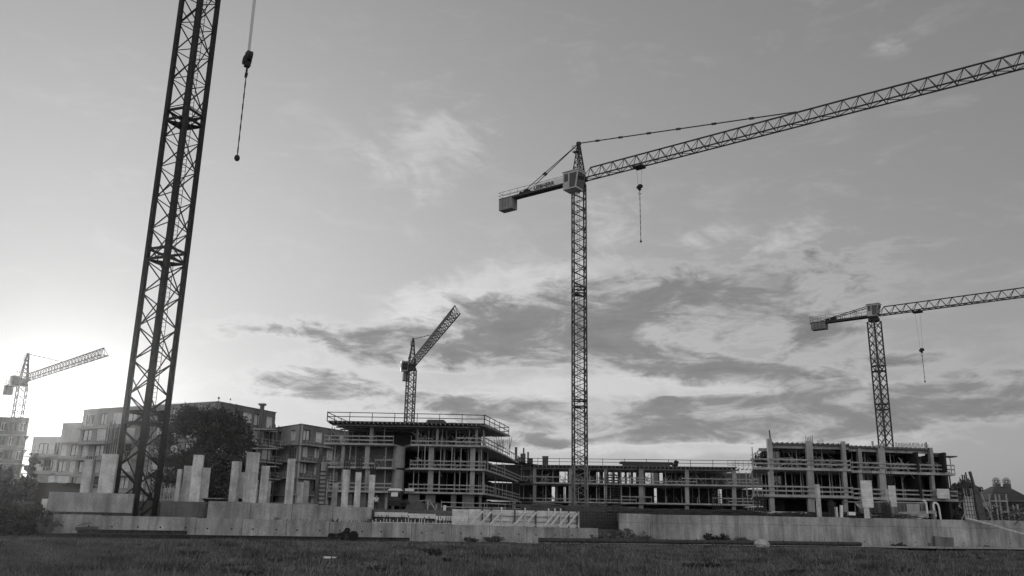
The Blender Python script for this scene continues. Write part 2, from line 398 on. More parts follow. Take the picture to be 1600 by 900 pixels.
# ------------------------------------------------------------------ foliage
def leafcloud(name, centres, radii, n, size, mt, parent, seed=0, flat=1.0, up=0.0):
    rng = np.random.default_rng(seed); C = np.array(centres); Rr = np.array(radii)
    wgt = Rr**2; wgt = wgt/wgt.sum(); i = rng.choice(len(C), n, p=wgt)
    d = rng.normal(size=(n, 3)); d /= np.linalg.norm(d, axis=1)[:, None]
    r = Rr[i]*(rng.random(n)**.45)*(1+.18*rng.normal(size=n)); p = C[i]+d*r[:, None]*np.array([1, 1, flat])
    e1 = rng.normal(size=(n, 3)); e1 /= np.linalg.norm(e1, axis=1)[:, None]
    e2 = np.cross(e1, rng.normal(size=(n, 3))); e2 /= np.linalg.norm(e2, axis=1)[:, None]
    s = size*(.5+rng.random(n))[:, None]
    V = np.stack([p-e1*s*.5, p+e2*s*.32, p+e1*s*.6, p-e2*s*.32], 1); V[..., 2] += up
    return tri_mesh(name, V, MT[mt], parent, nv=4)
def tree(name, label, cat, base, h, wid, nl, leaf, mt='leaf', seed=1, trunk=.28, group=None, lo=.22, blobs=46):
    base = Vector(base); t = thing(name, label, cat, base, group); rnd = random.Random(seed)
    cs = []; rs = []
    for k in range(blobs):
        f = rnd.random(); zz = h*(lo+(.93-lo)*f); prof = math.sin(math.pi*min(1, .16+.80*f))**.6
        a = rnd.random()*6.283; rr = wid/2*prof*(rnd.random()**.5)*.88
        cs.append((base.x+rr*math.cos(a), base.y+rr*math.sin(a), base.z+zz)); rs.append(wid*(.035+.105*rnd.random()**1.6))
    tr = MB(); top = base+Vector((0, 0, h*.5)); tr.tube(base-Vector((0, 0, .3)), top, trunk, 8, trunk*.5)
    tr.build('trunk', 'bark', t)
    for c in cs[::3]:
        lb = MB(); st = base+Vector((0, 0, h*(.2+.28*rnd.random()))); c = Vector(c); mid = lerp(st, c, .5)+Vector((0, 0, .25))
        lb.tube(st, mid, trunk*.30, 6, trunk*.18); lb.tube(mid, c, trunk*.18, 5, trunk*.06)
        lb.build('limb', 'bark', t)
    leafcloud('crown', cs, rs, nl, leaf, mt, t, seed, .85)
    return t
def shrub(name, label, cat, base, h, wid, nl, leaf, mt='weed', seed=1, group=None, stems=9):
    base = Vector(base); t = thing(name, label, cat, base, group); rnd = random.Random(seed)
    cs = []; rs = []; sb = MB()
    for k in range(stems):
        a = rnd.random()*6.283; rr = wid/2*(rnd.random()**.6); hh = h*(.45+.5*rnd.random())*(1-.35*rr/(wid/2))
        e = base+Vector((rr*math.cos(a), rr*math.sin(a)*.6, hh)); sb.tube(base+Vector((rr*.2*math.cos(a), 0, -.05)), e, .025, 5, .008)
        for f in (.5, .75, 1.0): cs.append(tuple(lerp(base, e, f))); rs.append(wid*.11*(1.3-.5*f))
    sb.build('stems', 'bark', t); leafcloud('foliage', cs, rs, nl, leaf, mt, t, seed, .9)
    return t

# ------------------------------------------------------------------ retaining walls
def panelwall(name, label, px0, px1, off, z0, z1, th, mt, step=2.6, holes=None, cat='wall', top2=None, gap=.035):
    a = wline(px0, off, z0); b = wline(px1, off, z0); L = (b-a).length; d = (b-a).normalized(); nrm = Vector((-d.y, d.x, 0))
    t = thing(name, label, cat, a); rz = math.atan2(d.y, d.x); n = max(1, round(L/step)); s = L/n
    for k in range(n):
        zz1 = (z1 if top2 is None else lerp(z1, top2, k/max(1, n-1)))+random.uniform(-.03, .03)
        c = a + d*(s*(k+.5)) + nrm*(th/2); mb = MB(); c.z = z0
        if holes == 'course':
            mb.box(c, s-gap, th, (zz1-z0)*.70, rz); c2 = c.copy(); c2.z = z0+(zz1-z0)*.70+.025
            mb.box(c2-nrm*(-.03), s-.006, th, (zz1-z0)*.30-.025, rz)
        else: mb.box(c, s-gap, th, zz1-z0, rz)
        mb.build('wall_panel', mt, t)
        bk = MB(); bk.box(a+d*(s*(k+.5))+nrm*(th*.6)+Vector((0, 0, -.2)), s*1.0, th*.5, zz1-z0+.1, rz) if k % 1 == 0 else None
        bk.build('backing', 'walld', t)
        if holes:
            for f in (.25, .78) if holes == 'holes' else (.5,):
                h = MB(); hp = a+d*(s*(k+f))+Vector((0, 0, (zz1-z0)*(.52 if holes == 'holes' else .16))); hp.z = z0+(zz1-z0)*(.5 if holes == 'holes' else .16)
                h.tube(hp-nrm*.006, hp+nrm*.03, .075, 8); h.build('tie_hole', 'dark', t)
    return t
panelwall('retaining_wall', 'long low concrete wall with tie holes along the left of the field', 74, 935, 0, 0, 1.74, .3, 'wallc', 3.6, 'holes', top2=1.38)
panelwall('retaining_wall', 'taller two course concrete wall behind the gravel track on the right', 968, 1700, .05, 0, 2.78, .3, 'wallc', 3.4, 'course', top2=3.05)
panelwall('retaining_wall', 'raised pale concrete block wall left of the dark crane mast', 72, 206, .4, 1.93, 3.45, 1.1, 'wallc', 7.2)
panelwall('retaining_wall', 'dark recessed wall directly behind the dark crane mast foot', 206, 247, 5.0, 1.2, 3.0, .15, 'walld', 4)
panelwall('retaining_wall', 'dark concrete wall right of the dark crane mast foot', 248, 321, 2.6, 1.3, 3.0, .3, 'walld', 4)
panelwall('retaining_wall', 'upper concrete ledge wall under the row of bare columns', 322, 580, 1.9, 1.3, 3.08, .3, 'wallc', 4, top2=2.84)
# starter bars along the ledge
def rebar_row(label, px0, px1, off, z0, h, step, lean=.05, th=.035, seed=0, name='rebar_row', horizontals=1, mt='rust'):
    rnd = random.Random(seed); a = wline(px0, off, z0); b = wline(px1, off, z0); L = (b-a).length; d = (b-a).normalized()
    t = thing(name, label, 'rebar', a); mb = MB(); k = 0.0
    while k < L:
        hh = h*(.6+.5*rnd.random()); p = a+d*k; mb.bar(p, p+Vector((rnd.uniform(-lean, lean), rnd.uniform(-lean, lean), hh)), th); k += step*(.6+.8*rnd.random())
    for j in range(horizontals):
        zz = h*(j+1)/(horizontals+1)*.8; mb.bar(a+Vector((0, .01, zz)), b+Vector((0, .01, zz)), th)
    mb.build('bars', mt, t); return t
rebar_row('short starter bars on the ledge behind the long low wall', 207, 580, 1.3, 1.3, .38, .22, seed=1)
rebar_row('short starter bars on top of the two course wall', 970, 1180, .35, 2.8, .28, .3, seed=2)
rebar_row('pale starter bars on the wall under the white formwork', 582, 905, 1.1, 1.3, .62, .3, seed=3, mt='woodl', th=.06)
rebar_row('dark starter bars on the wall beside the small digger', 575, 705, 1.6, 1.3, .85, .2, seed=4, th=.06, horizontals=2)

# white formwork with braces
fa = wline(706, 3.2, 1.35); fb = wline(906, 3.2, 1.35); fd = (fb-fa).normalized(); fn = Vector((-fd.y, fd.x, 0)); FL = (fb-fa).length
ft = thing('formwork_wall', 'white timber formwork wall with diagonal braces beside the mid crane foot', 'formwork', fa)
npn = 8; rz = math.atan2(fd.y, fd.x); fh = Z(800, 797, wline(800, 3.2).y)-1.35
for k in range(npn):
    mb = MB(); c = fa+fd*(FL*(k+.5)/npn); mb.box(c+fn*.1, FL/npn-.03, .12, fh*(1 if k > 0 else .97), rz)
    mb.build('panel_board', 'panel' if k > 1 else 'woodl', ft)
for q in (.3, .62): 
    mb = MB(); mb.box(fa+fd*(FL*.62)-fn*.02+Vector((0, 0, fh*q)), FL*.74, .10, .07, rz); mb.build('waler', 'wood', ft)
for px in (752, 766, 782, 803, 819, 836, 856, 866, 875, 888, 901):
    f = (wline(px, 3.2).xy-fa.xy).length/FL; p = fa+fd*(FL*f)-fn*.14; st = MB()
    ext = .25 if px in (752, 766, 782, 819, 856, 866, 875) else .0
    st.bar(p, p+Vector((0, 0, fh+ext)), .16, .14); st.build('upright', 'woodl' if px in (782, 819, 875, 866, 856) else 'woodd', ft)
    if px not in (803, 856): 
        br = MB(); br.bar(p+Vector((0, 0, fh*.88))-fn*.1, p-fd*1.5-fn*1.0+Vector((0, 0, .1)), .13); br.build('brace', 'panel', ft)
# rebar mesh right of it
t = thing('rebar_mesh', 'dark grid of reinforcing bars standing between formwork and two course wall', 'rebar', wline(907, 3.0, 1.35))
a = wline(907, 3.0, 1.35); b = wline(968, 3.0, 1.35); mb = MB(); L = (b-a).length
for i in range(int(L/.32)): p = lerp(a, b, i*.32/L); mb.bar(p, p+Vector((0, 0, fh)), .07)
mb.build('upright_bars', 'rust', t); mb = MB()
for j in range(6): mb.bar(a+Vector((0, .07, .1+j*fh/5.4)), b+Vector((0, .07, .1+j*fh/5.4)), .07)
mb.build('cross_bars', 'rust', t)
mb = MB(); mb.box(lerp(wline(905, 6.5, 1.3), wline(968, 6.5, 1.3), .5), L, .3, 1.35, rz); props(mb.build('low_wall', 'walld'), 'dark low wall behind the rebar grid', 'wall')
# pale slab edge left of formwork
a = wline(584, 4.6, 2.0); b = wline(706, 4.6, 2.0); c = lerp(a, b, .5); L = (b-a).length
for dup_, (f0, f1, zo) in enumerate(((0, .42, .06), (.42, .78, -.02), (.78, 1.0, -.18))):
    mb = MB(); c = lerp(a, b, (f0+f1)/2); mb.box(c+Vector((0, 0, zo)), L*(f1-f0)-.04, .5, .42, rz)
    props(mb.build('edge_beam', 'panel'), ['pale concrete edge beam under the small digger, leftmost of three', 'pale concrete edge beam right of the small digger, middle of three', 'pale concrete edge beam next to the white formwork, lowest of three'][dup_], 'beam', 'pale edge beams')
mb = MB(); mb.box(lerp(a, b, .5)+Vector((0, .5, -.75)), L, .3, .8, rz); props(mb.build('footing_wall', 'walld'), 'dark footing wall below the pale edge beams', 'wall')

# ------------------------------------------------------------------ free-standing columns
def column(label, px0, px1, ytop, Y, z0=2.9, deep=None, mt='pale', rebar=0.0, rdark=False, side=0.0, rot=None, ph=0):
    """px0,px1 at the foot; ytop the picture height of the top"""
    if px1 < 600: Y = wline((px0+px1)/2, 3.1, z0).y + max(0, Y-69)*.5
    A = G(px0, Y, z0); B = G(px1, Y, z0); wd = B.x-A.x; cx = (A.x+B.x)/2; zt = Z((px0+px1)/2, ytop, Y)
    deep = deep or wd*.8; rz = rot if rot is not None else R_(8)
    t = thing('concrete_column', label, 'column', (cx, Y, z0-.05))
    mb = MB(); k = abs(math.cos(rz))+abs(math.sin(rz))*deep/wd; dxx = wd/k
    mb.box((cx, Y, z0-.05), dxx, deep/k, zt-z0+.05, rz); s = mb.build('shaft', mt, t)
    if rebar:
        rb = MB(); rnd = random.Random(px0)
        nx = max(2, int(dxx/.16)); pts = [(-1+2*i/(nx-1), j) for i in range(nx) for j in (-1, 1)]
        ca, sa = math.cos(rz), math.sin(rz)
        for i, j in pts:
            ox, oy = i*(dxx/2-.07), j*(deep/k/2-.07); x = cx+ox*ca-oy*sa; y = Y+ox*sa+oy*ca
            rb.bar((x, y, zt-.05), (x+rnd.uniform(-.04, .04), y, zt+rebar*(.8+.3*rnd.random())), .08 if rdark else .045)
        if rdark:
            for zz in np.arange(.15, rebar*.9, .22): rb.box((cx, Y, zt+float(zz)), dxx*.92, deep/k*.92, .03, rz)
        rb.build('rebar', 'rust', t)
    return t
CG = 'x'
column('narrow grey column under the far left apartment block, left of a bigger one', 124, 140, 718, 75, rebar=.3)
column('bare column left of the dark crane mast with tall starter bars', 152, 177, 710, 70, rebar=2.6)
column('thin leaning slab at the left end of the column cluster by the tree', 272, 279, 733, 72, rebar=.5)
column('wide column left of the tallest in the cluster by the tree', 282, 298, 728, 74, rebar=1.0)
column('tallest column of the cluster before the dark tree', 294, 312, 711, 69, rebar=.7, rot=R_(14))
column('column right of the tallest in the cluster by the tree', 311, 324, 731, 73, rebar=.5, rot=R_(14))
column('slim pale column right of the dark skip', 357, 371, 721, 70, rebar=.4, rot=R_(-14))
column('short recessed column between a slim and a tall one right of the skip', 369, 380, 738, 74)
column('tall column with shaded right face, tallest right of the tree', 378, 399, 707, 69, rot=R_(38))
column('low narrow column just right of the tall shaded one', 393, 401, 750, 74)
column('wide pale column before the scaffold bay of the apartment block', 403, 417, 728, 71, rot=R_(12), rebar=0)
column('thin slab column leaning close behind the wide pale one', 415, 421, 752, 73)
column('tall column carrying a dense dark rebar cage on top', 443, 457, 717, 70, rebar=1.1, rdark=True, rot=R_(16))
column('short column left of the dark ladder formwork', 463, 473, 753, 76, rebar=.2)
column('short paler column touching its neighbour left of the ladder formwork', 472, 481, 751, 76.5)
column('slim column just right of the ladder formwork', 503, 510, 752, 76)
column('squat column between ladder formwork and the three tall columns', 517, 526, 755, 78)
column('leftmost of the three tall pale columns with dark rebar tops', 532, 543, 734, 71, rebar=.9, rdark=True, z0=2.8)
column('middle of the three tall pale columns with dark rebar tops', 552, 562, 738, 72, rebar=1.3, rdark=True, z0=2.8)
column('rightmost of the three tall pale columns with dark rebar tops', 574, 584, 742, 73, rebar=.9, rdark=True, z0=2.75)
column('tall slim column in front of the right building left bay', 1277, 1284, 757, 96.5, z0=2.9, mt='pale', rot=R_(20))
t = thing('concrete_column', 'white wide headed column before the right building', 'column', G(1358, 97.6, 2.9))
c = G(1356, 97.6, 4.05); mb = MB(); mb.box(c, 1.15, .7, Z(1356, 751, 97.6)-4.05, R_(-14)); mb.build('head', 'panel', t)
c = G(1355, 97.6, 2.8); mb = MB(); mb.box(c, .55, .4, 1.3, R_(-14)); mb.build('shaft', 'panel', t)
rb = MB()
for i in range(7): p = G(1349+i*2.3, 97.6, Z(1356, 751, 97.6)-.1); rb.bar(p, p+Vector((0, 0, 1.5)), .045)
rb.build('rebar', 'rust', t)
t = thing('concrete_column', 'white stepped column with tall bars right of the wide headed one', 'column', G(1395, 98.8, 2.9))
mb = MB(); mb.box(G(1396, 98.8, 4.2), .75, .5, Z(1397.6, 759, 98.8)-4.2, R_(-20)); mb.box(G(1388, 99.2, 4.4), .35, .4, Z(1388, 764, 98.8)-4.4, R_(-20)); mb.build('head', 'panel', t)
mb = MB(); mb.box(G(1396, 98.8, 2.8), .4, .35, 1.4, R_(-20)); mb.build('shaft', 'conc', t)
rb = MB()
for i in range(5): p = G(1386+i*2.4, 98.8, Z(1397.6, 759, 98.8)-.1); rb.bar(p, p+Vector((0, 0, 1.9)), .045)
rb.build('rebar', 'rust', t)
# rebar clusters
def rebar_cage(label, px, Y, z0, h, wd, seed=0, n=4):
    b = G(px, Y, z0); t = thing('rebar_cage', label, 'rebar', b); rnd = random.Random(seed); mb = MB()
    for i in range(n):
        for j in range(n-1):
            p = b+Vector(((i/(n-1)-.5)*wd, (j/(n-2)-.5)*wd if n > 2 else 0, 0)); mb.bar(p, p+Vector((rnd.uniform(-.05, .05), 0, h*(.85+.2*rnd.random()))), .05)
    mb.build('upright_bars', 'rust', t); mb = MB(); z = .2
    while z < h*.85: mb.box(b+Vector((0, 0, z)), wd*1.03, wd*1.03, .035); z += .25
    mb.build('ties', 'rust', t)
rebar_cage('dark rebar cage left of the right building, on the two course wall', 1189, 93.2, 2.8, 2.5, .9, 1)
rebar_cage('dark rebar cage right of the slim column before the right building', 1301, 96, 2.8, 1.9, .6, 2)
rebar_cage('thick dark rebar cage under the white stepped column', 1387, 97.6, 2.6, 2.2, .7, 3, 5)
rebar_cage('thin rebar cage between mid crane foot and center wing', 958, 88, 2.8, 4.4, 1.3, 5, 3)
rebar_cage('tall thin rebar cage in front of the center wing right bays', 1122, 100, 2.8, 2.9, .9, 6, 3)

# dark ladder formwork column
b = G(493, 81.5, 2.85); t = thing('formwork_column', 'dark ladder like column formwork left of the three tall columns', 'formwork', b)
zt = Z(500, 722, 81.5)
mb = MB(); mb.box(b+Vector((.0, 0, 0)), .35, .5, zt-2.85, R_(10)); mb.box(b+Vector((.12, 0, zt-2.85)), .3, .4, 1.3, 0); mb.build('side_board', 'woodd', t)
mb = MB(); mb.box(b+Vector((.5, .05, 0)), .5, .35, zt-2.85, R_(10)); mb.build('shaft', 'conc', t)
for k in range(9): mb = MB(); mb.box(b+Vector((.5, -.16, .15+k*.37)), .55, .12, .1, R_(10)); mb.build('clamp', 'rust', t)
mb = MB(); mb.box(b+Vector((.82, 0, 0)), .13, .4, zt-2.95, R_(10)); mb.build('end_board', 'woodd', t)

# ------------------------------------------------------------------ concrete frame buildings
BASE = 2.9
def off_poly(poly, inw): return [Vector((p.x+inw.x, p.y+inw.y, 0)) for p in poly]
def along(poly, step):
    out = []; 
    for a, b in zip(poly, poly[1:]):
        L = (b-a).length; d = (b-a)/L; k = step/2
        while k < L: out.append((a+d*k, d)); k += step
    return out
def inner(p, d, s): n = Vector((-d.y, d.x, 0)); return p+n*s
def railing(parent, poly, z, h=1.05, name='guard_rail', boards=(.42, .92), post=2.2, inset=.1, bw_=.16, mt='wood', gaps=0, seed=0, pw=.06, droop=.03):
    rnd = random.Random(seed)
    for a, b in zip(poly, poly[1:]):
        L = (b-a).length
        if L < .6: continue
        d = (b-a).normalized(); nrm = Vector((-d.y, d.x, 0)); n = max(1, round(L/post)); mb = MB()
        for k in range(n+1):
            p = a+d*(L*k/n)+nrm*inset; p.z = z; mb.bar(p, p+Vector((0, 0, h*(1+.08*rnd.random()))), pw)
        for hz in boards:
            k = 0
            while k < n:
                k2 = min(n, k+random.choice((2, 3)))
                if rnd.random() >= gaps:
                    p = a+d*(L*k/n)+nrm*(inset-.05); q = a+d*(L*k2/n)+nrm*(inset-.05)
                    p.z = z+hz+rnd.uniform(-droop, droop); q.z = z+hz+rnd.uniform(-droop, droop); mb.bar(p, q, .04, bw_)
                k = k2
        mb.build(name, mt, parent)
def props_grid(parent, poly, z0, z1, step=1.5, rows=(1.2, 3.0, 5.0), cap=34, seed=0, mt='steel', r=.045):
    rnd = random.Random(seed); pts = []
    for s in rows:
        for p, d in along(poly, step):
            if rnd.random() < .85: q = inner(p, d, s+rnd.uniform(-.4, .4)); pts.append(q+d*rnd.uniform(-.4, .4))
    rnd.shuffle(pts)
    for q in pts[:cap]:
        mb = MB(); mb.tube((q.x, q.y, z0), (q.x, q.y, (z0+z1)/2), r*1.25, 6); mb.tube((q.x, q.y, (z0+z1)/2), (q.x, q.y, z1), r, 6); mb.build('prop', mt, parent)
def joists(parent, poly, z, step=.55, ln=1.6, mt='wood', inset=-.25, h=.2):
    mb = MB()
    for p, d in along(poly, step):
        n = Vector((-d.y, d.x, 0)); a = p+n*inset; b = p+n*ln; mb.bar((a.x, a.y, z), (b.x, b.y, z), .1, h)
    mb.build('joist_row', mt, parent)

def xy(px, Y, z=8): p = G(px, Y, z); return Vector((p.x, p.y, 0))
# ---- left wing
LV = [5.55, 8.65, 11.75, 14.5]
FA = [xy(503, 117), xy(612, 117), xy(628, 121), xy(640, 117), xy(758, 117), xy(790, 133), xy(813, 151)]
A = thing('unfinished_building', 'left four storey concrete frame building with railed roof deck', 'building', (FA[3].x, FA[3].y, BASE))
back = [xy(845, 151)+Vector((0, 3, 0)), FA[4]+Vector((-6, 22, 0)), FA[0]+Vector((0, 17, 0))]
for i, zf in enumerate(LV[:3]):
    mb = MB(); mb.prism(FA+back, zf-.24, zf); mb.build('floor_slab', 'slab', A)
FT = [xy(505, 116.3), xy(755, 116.3), xy(794, 131)]
rback = [FT[2]+Vector((-9, 6, 0)), FT[0]+Vector((1, 14, 0))]
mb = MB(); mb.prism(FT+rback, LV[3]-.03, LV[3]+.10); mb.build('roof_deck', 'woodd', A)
joists(A, FT[:2], LV[3]-.13, .6, 2.5); joists(A, FT[1:], LV[3]-.13, .6, 2.5)
for yy in (1.2, 4, 7, 10):
    mb = MB(); mb.bar((FT[0].x+.5, FT[0].y+yy, LV[3]-.34), (FT[1].x-.6, FT[1].y+yy, LV[3]-.34), .14, .2); mb.build('formwork_beam', 'wood', A)
railing(A, FT+[rback[0]], LV[3]+.1, 1.15, boards=(.55, 1.1), bw_=.10, post=3.2, mt='rust', pw=.08, inset=.05)
railing(A, [rback[1], FT[0]], LV[3]+.1, 1.15, boards=(.55, 1.1), bw_=.10, post=3.2, mt='rust', pw=.08, inset=.05)
for i, zf in enumerate(LV[:3]):
    railing(A, FA[:2], zf, seed=i, gaps=.12 if i else .0); railing(A, FA[3:], zf, seed=i+9, gaps=.15)
def cols(parent, plist, poly, z0, z1, depth=.45, mt='conc', inset=.5, name='column', Yf=None):
    for (p0, p1) in plist:
        pc = (p0+p1)/2
        best = None
        for a, b in zip(poly, poly[1:]):
            za = [ (xy(0,1)) ] if False else None
            # project ends
            def ppx(v): q = Vector((v.x, v.y, (z0+z1)/2-EYE)); return q.dot(Rv)/q.dot(Fv)*FPX+800
            A_, B_ = ppx(a), ppx(b)
            if min(A_, B_)-2 <= pc <= max(A_, B_)+2 and abs(B_-A_) > 1:
                t_ = (pc-A_)/(B_-A_); best = (lerp(a, b, t_), (b-a).normalized()); break
        if not best: continue
        p, d = best; zc = (z0+z1)/2; wd = (p1-p0)*p.y/FPX*1.0
        q = inner(p, d, inset+depth/2)
        mb = MB(); mb.box((q.x, q.y, z0), wd, depth, z1-z0, math.atan2(d.y, d.x)); mb.build(name, mt, parent)
ZB = [BASE-.1]+LV
cols(A, [(569, 576), (669, 677), (735, 742), (532, 537)], FA, LV[1], LV[2]-.24, .5)
cols(A, [(569, 576), (668, 676), (734, 741), (532, 537)], FA, LV[0], LV[1]-.24, .5)
cols(A, [(575, 580), (632, 636), (680, 684), (742, 746)], FA, LV[2], LV[3]-.2, .4, inset=1.4)
cols(A, [(637, 654), (664, 679), (704, 712), (722, 740), (748, 752), (600, 604), (540, 548), (560, 570)], FA, BASE-.1, LV[0]-.24, .3, 'block', .6, 'wall_pier')
for i in range(2):   # round stair column
    mb = MB(); c = xy(622, 119.3); mb.tube((c.x, c.y, LV[i]), (c.x, c.y, LV[i+1]-.24), .85, 18); mb.build('round_column', 'conc', A, smooth=False)
mb = MB(); c = xy(785, 131); mb.box((c.x, c.y, BASE), .5, .5, LV[0]-.24-BASE); 
cols(A, [(803, 808)], FA, BASE-.1, LV[0]-.24, .5, 'pale', .1)
for i, (z0, z1) in enumerate(zip(ZB, LV)):
    zt = z1-(.24 if i < 3 else .45)
    if i > 0: props_grid(A, FA[3:5], z0, zt, 1.7, (1.3, 3.2, 5.4), 13 if i < 3 else 18, seed=i, mt='steel' if i < 3 else 'wood', r=.045 if i < 3 else .055)
    if i > 0: props_grid(A, FA[:2], z0, zt, 1.8, (1.3, 3.2, 5.4), 8 if i < 3 else 12, seed=i+5, mt='steel' if i < 3 else 'wood', r=.045 if i < 3 else .055)
    if 0 < i < 3: props_grid(A, FA[4:], z0, zt, 2.2, (1.0, 2.6), 9, seed=i+15)
    # interior walls (left part blockwork close to the edge, rest near-black with interior shade put into the colour)
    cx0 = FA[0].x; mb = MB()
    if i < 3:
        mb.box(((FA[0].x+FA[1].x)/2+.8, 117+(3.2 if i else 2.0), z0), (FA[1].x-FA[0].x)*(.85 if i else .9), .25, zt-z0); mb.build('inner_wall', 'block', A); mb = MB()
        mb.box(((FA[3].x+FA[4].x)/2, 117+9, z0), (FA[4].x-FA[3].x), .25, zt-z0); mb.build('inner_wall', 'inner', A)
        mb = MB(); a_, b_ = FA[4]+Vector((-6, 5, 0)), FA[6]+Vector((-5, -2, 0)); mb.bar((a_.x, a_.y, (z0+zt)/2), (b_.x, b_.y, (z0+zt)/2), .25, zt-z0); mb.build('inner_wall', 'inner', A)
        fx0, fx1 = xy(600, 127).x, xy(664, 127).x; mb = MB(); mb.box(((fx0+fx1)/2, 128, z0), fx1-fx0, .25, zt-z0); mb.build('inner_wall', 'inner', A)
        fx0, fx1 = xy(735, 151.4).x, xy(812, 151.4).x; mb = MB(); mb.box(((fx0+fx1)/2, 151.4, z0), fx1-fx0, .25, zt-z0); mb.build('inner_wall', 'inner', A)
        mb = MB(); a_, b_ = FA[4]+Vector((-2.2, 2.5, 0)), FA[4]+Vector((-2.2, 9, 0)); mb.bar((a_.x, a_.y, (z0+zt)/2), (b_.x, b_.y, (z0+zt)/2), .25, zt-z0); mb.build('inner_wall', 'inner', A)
    else:
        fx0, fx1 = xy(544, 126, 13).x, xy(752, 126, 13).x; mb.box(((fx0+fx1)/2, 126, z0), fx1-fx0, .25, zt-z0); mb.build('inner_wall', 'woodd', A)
for i, (px, h, m_) in enumerate(((528, 2.2, 'rust'), (592, 2.1, 'steel'))): pass
for z0_, z1_ in zip(LV[:2], LV[1:3]):
    props_grid(A, FA[3:5], z0_, z1_-.24, 1.5, (.5,), 7, seed=int(z0_*10), r=.05); props_grid(A, FA[:2], z0_, z1_-.24, 2.4, (.5,), 4, seed=int(z0_*20), r=.05)
# roof clutter
def stackpile(name, label, cat, c, w_, d_, n, th, mt, rz=0, group=None):
    t = MB(); rnd = random.Random(n)
    for k in range(n): t.box(Vector(c)+Vector((rnd.uniform(-.1, .1), 0, k*th*1.08)), w_*(.85+.2*rnd.random()), d_, th, rz+rnd.uniform(-.04, .04))
    return props(t.build(name, mt, None, origin=c), label, cat, group)
stackpile('panel_stack', 'stack of boards on the left building roof deck beside the luffed crane', 'boards', G(681, 121, LV[3]+.1), 2.6, 1.2, 5, .16, 'woodd')
stackpile('panel_stack', 'smaller stack of boards on the left building roof deck', 'boards', G(709, 121, LV[3]+.1), 1.0, 1.0, 3, .16, 'wood')
# clutter on the third floor edge right (white bars)
t = thing('prop_bundle', 'tangle of pale props at the right edge of the left building upper floor', 'props', (xy(783, 131).x, 131, LV[2])); mb = MB(); rnd = random.Random(4)
for k in range(16):
    px = rnd.uniform(772, 797); c = xy(px, 126+rnd.uniform(0, 8)); mb.bar((c.x, c.y, LV[2]), (c.x+rnd.uniform(-.5, .5), c.y, LV[2]+rnd.uniform(1.4, 2.8)), .07); mb.build('bar', 'wood', t); mb = MB()

# ---- centre wing
LC = [5.55, 8.70, 11.55]
YC0, YC1 = 152.5, 149.0
FC = [xy(806, YC0), xy(1186, YC1)]
C_ = thing('unfinished_building', 'long low middle wing of the concrete frame behind the mid crane', 'building', (FC[0].x, FC[0].y, BASE))
bk = [FC[1]+Vector((0, 13, 0)), FC[0]+Vector((0, 13, 0))]
for i, zf in enumerate(LC[:2]): mb = MB(); mb.prism(FC+bk, zf-.25, zf); mb.build('floor_slab', 'slab', C_)
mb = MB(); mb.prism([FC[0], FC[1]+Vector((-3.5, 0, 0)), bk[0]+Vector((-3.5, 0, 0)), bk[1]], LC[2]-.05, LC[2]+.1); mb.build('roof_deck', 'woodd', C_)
joists(C_, FC, LC[2]-.17, .7, 2.5)
for yy in (1, 5, 9): mb = MB(); mb.bar((FC[0].x, FC[0].y+yy, LC[2]-.4), (FC[1].x-3, FC[1].y+yy, LC[2]-.4), .14, .24); mb.build('formwork_beam', 'wood', C_)
railing(C_, FC, LC[2]+.1, 1.15, boards=(.55, 1.1), bw_=.09, post=3.6, mt='rust', pw=.08, seed=2)
for i in (0, 1): railing(C_, FC, LC[i], seed=20+i, gaps=.25, post=2.6)
clist = [(833, 838), (890, 895), (946, 951), (1001, 1008), (1073, 1079), (1146, 1152)]
for z0, z1 in zip([BASE-.1]+LC, LC): cols(C_, clist, FC, z0, z1-.25, .6, 'conc', .5)
for i, (z0, z1) in enumerate(zip(LC, LC[1:])):
    props_grid(C_, FC, z0, z1-.3, 1.9, (1.2, 4.0, 8.0), 42, seed=30+i, mt='steel' if i == 0 else 'wood', r=.06)
segs = {0: [(800, 862), (868, 880), (884, 1022), (1026, 1122), (1128, 1194)], 1: [(800, 874), (887, 932), (1022, 1030), (1036, 1194)], -1: [(800, 1194)]}
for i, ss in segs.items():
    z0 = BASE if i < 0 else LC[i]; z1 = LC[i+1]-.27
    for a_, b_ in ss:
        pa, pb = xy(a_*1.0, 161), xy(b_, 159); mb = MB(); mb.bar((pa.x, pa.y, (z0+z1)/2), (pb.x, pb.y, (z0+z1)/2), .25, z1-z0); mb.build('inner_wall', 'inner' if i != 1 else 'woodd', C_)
for k in range(9):   # window slits that let the sky through in the bright bays
    pa = xy(930+k*9.6, 161); mb = MB(); z0 = LC[1]; mb.box((pa.x, pa.y, z0), (.45, .7, .4)[k % 3], .25, LC[2]-.3-z0); mb.build('wall_pier', 'woodd', C_)
for k, (px, h, w_) in enumerate(((806, 3.0, .45), (809, 1.2, .8), (817, 1.9, .9), (818, 2.9, .25), (825, 2.2, .3), (828, 1.1, 1.0))):
    c = xy(px, 153, 12); mb = MB(); mb.box((c.x, c.y, LC[2]+.1), w_, w_*.8, h)
    props(mb.build('steel_post', 'rust' if k % 2 else 'woodd'), ['slender post on the middle wing roof nearest the left building', 'stubby crate between posts on the middle wing roof corner', 'thick dark post carrying a spike on the middle wing roof', 'thin spike behind the thick dark roof post', 'thin post at the right of the roof post cluster', 'low crate at the right end of the roof post cluster'][k], 'post')
mb = MB(); c = xy(852, 153, 12); mb.box((c.x, c.y, LC[2]+.1), 1.0, 1.0, 1.35); mb.box((c.x, c.y, LC[2]+1.47), 1.1, 1.1, .15); props(mb.build('site_crate', 'woodd'), 'dark box on the middle wing roof left of the mid crane mast', 'crate')
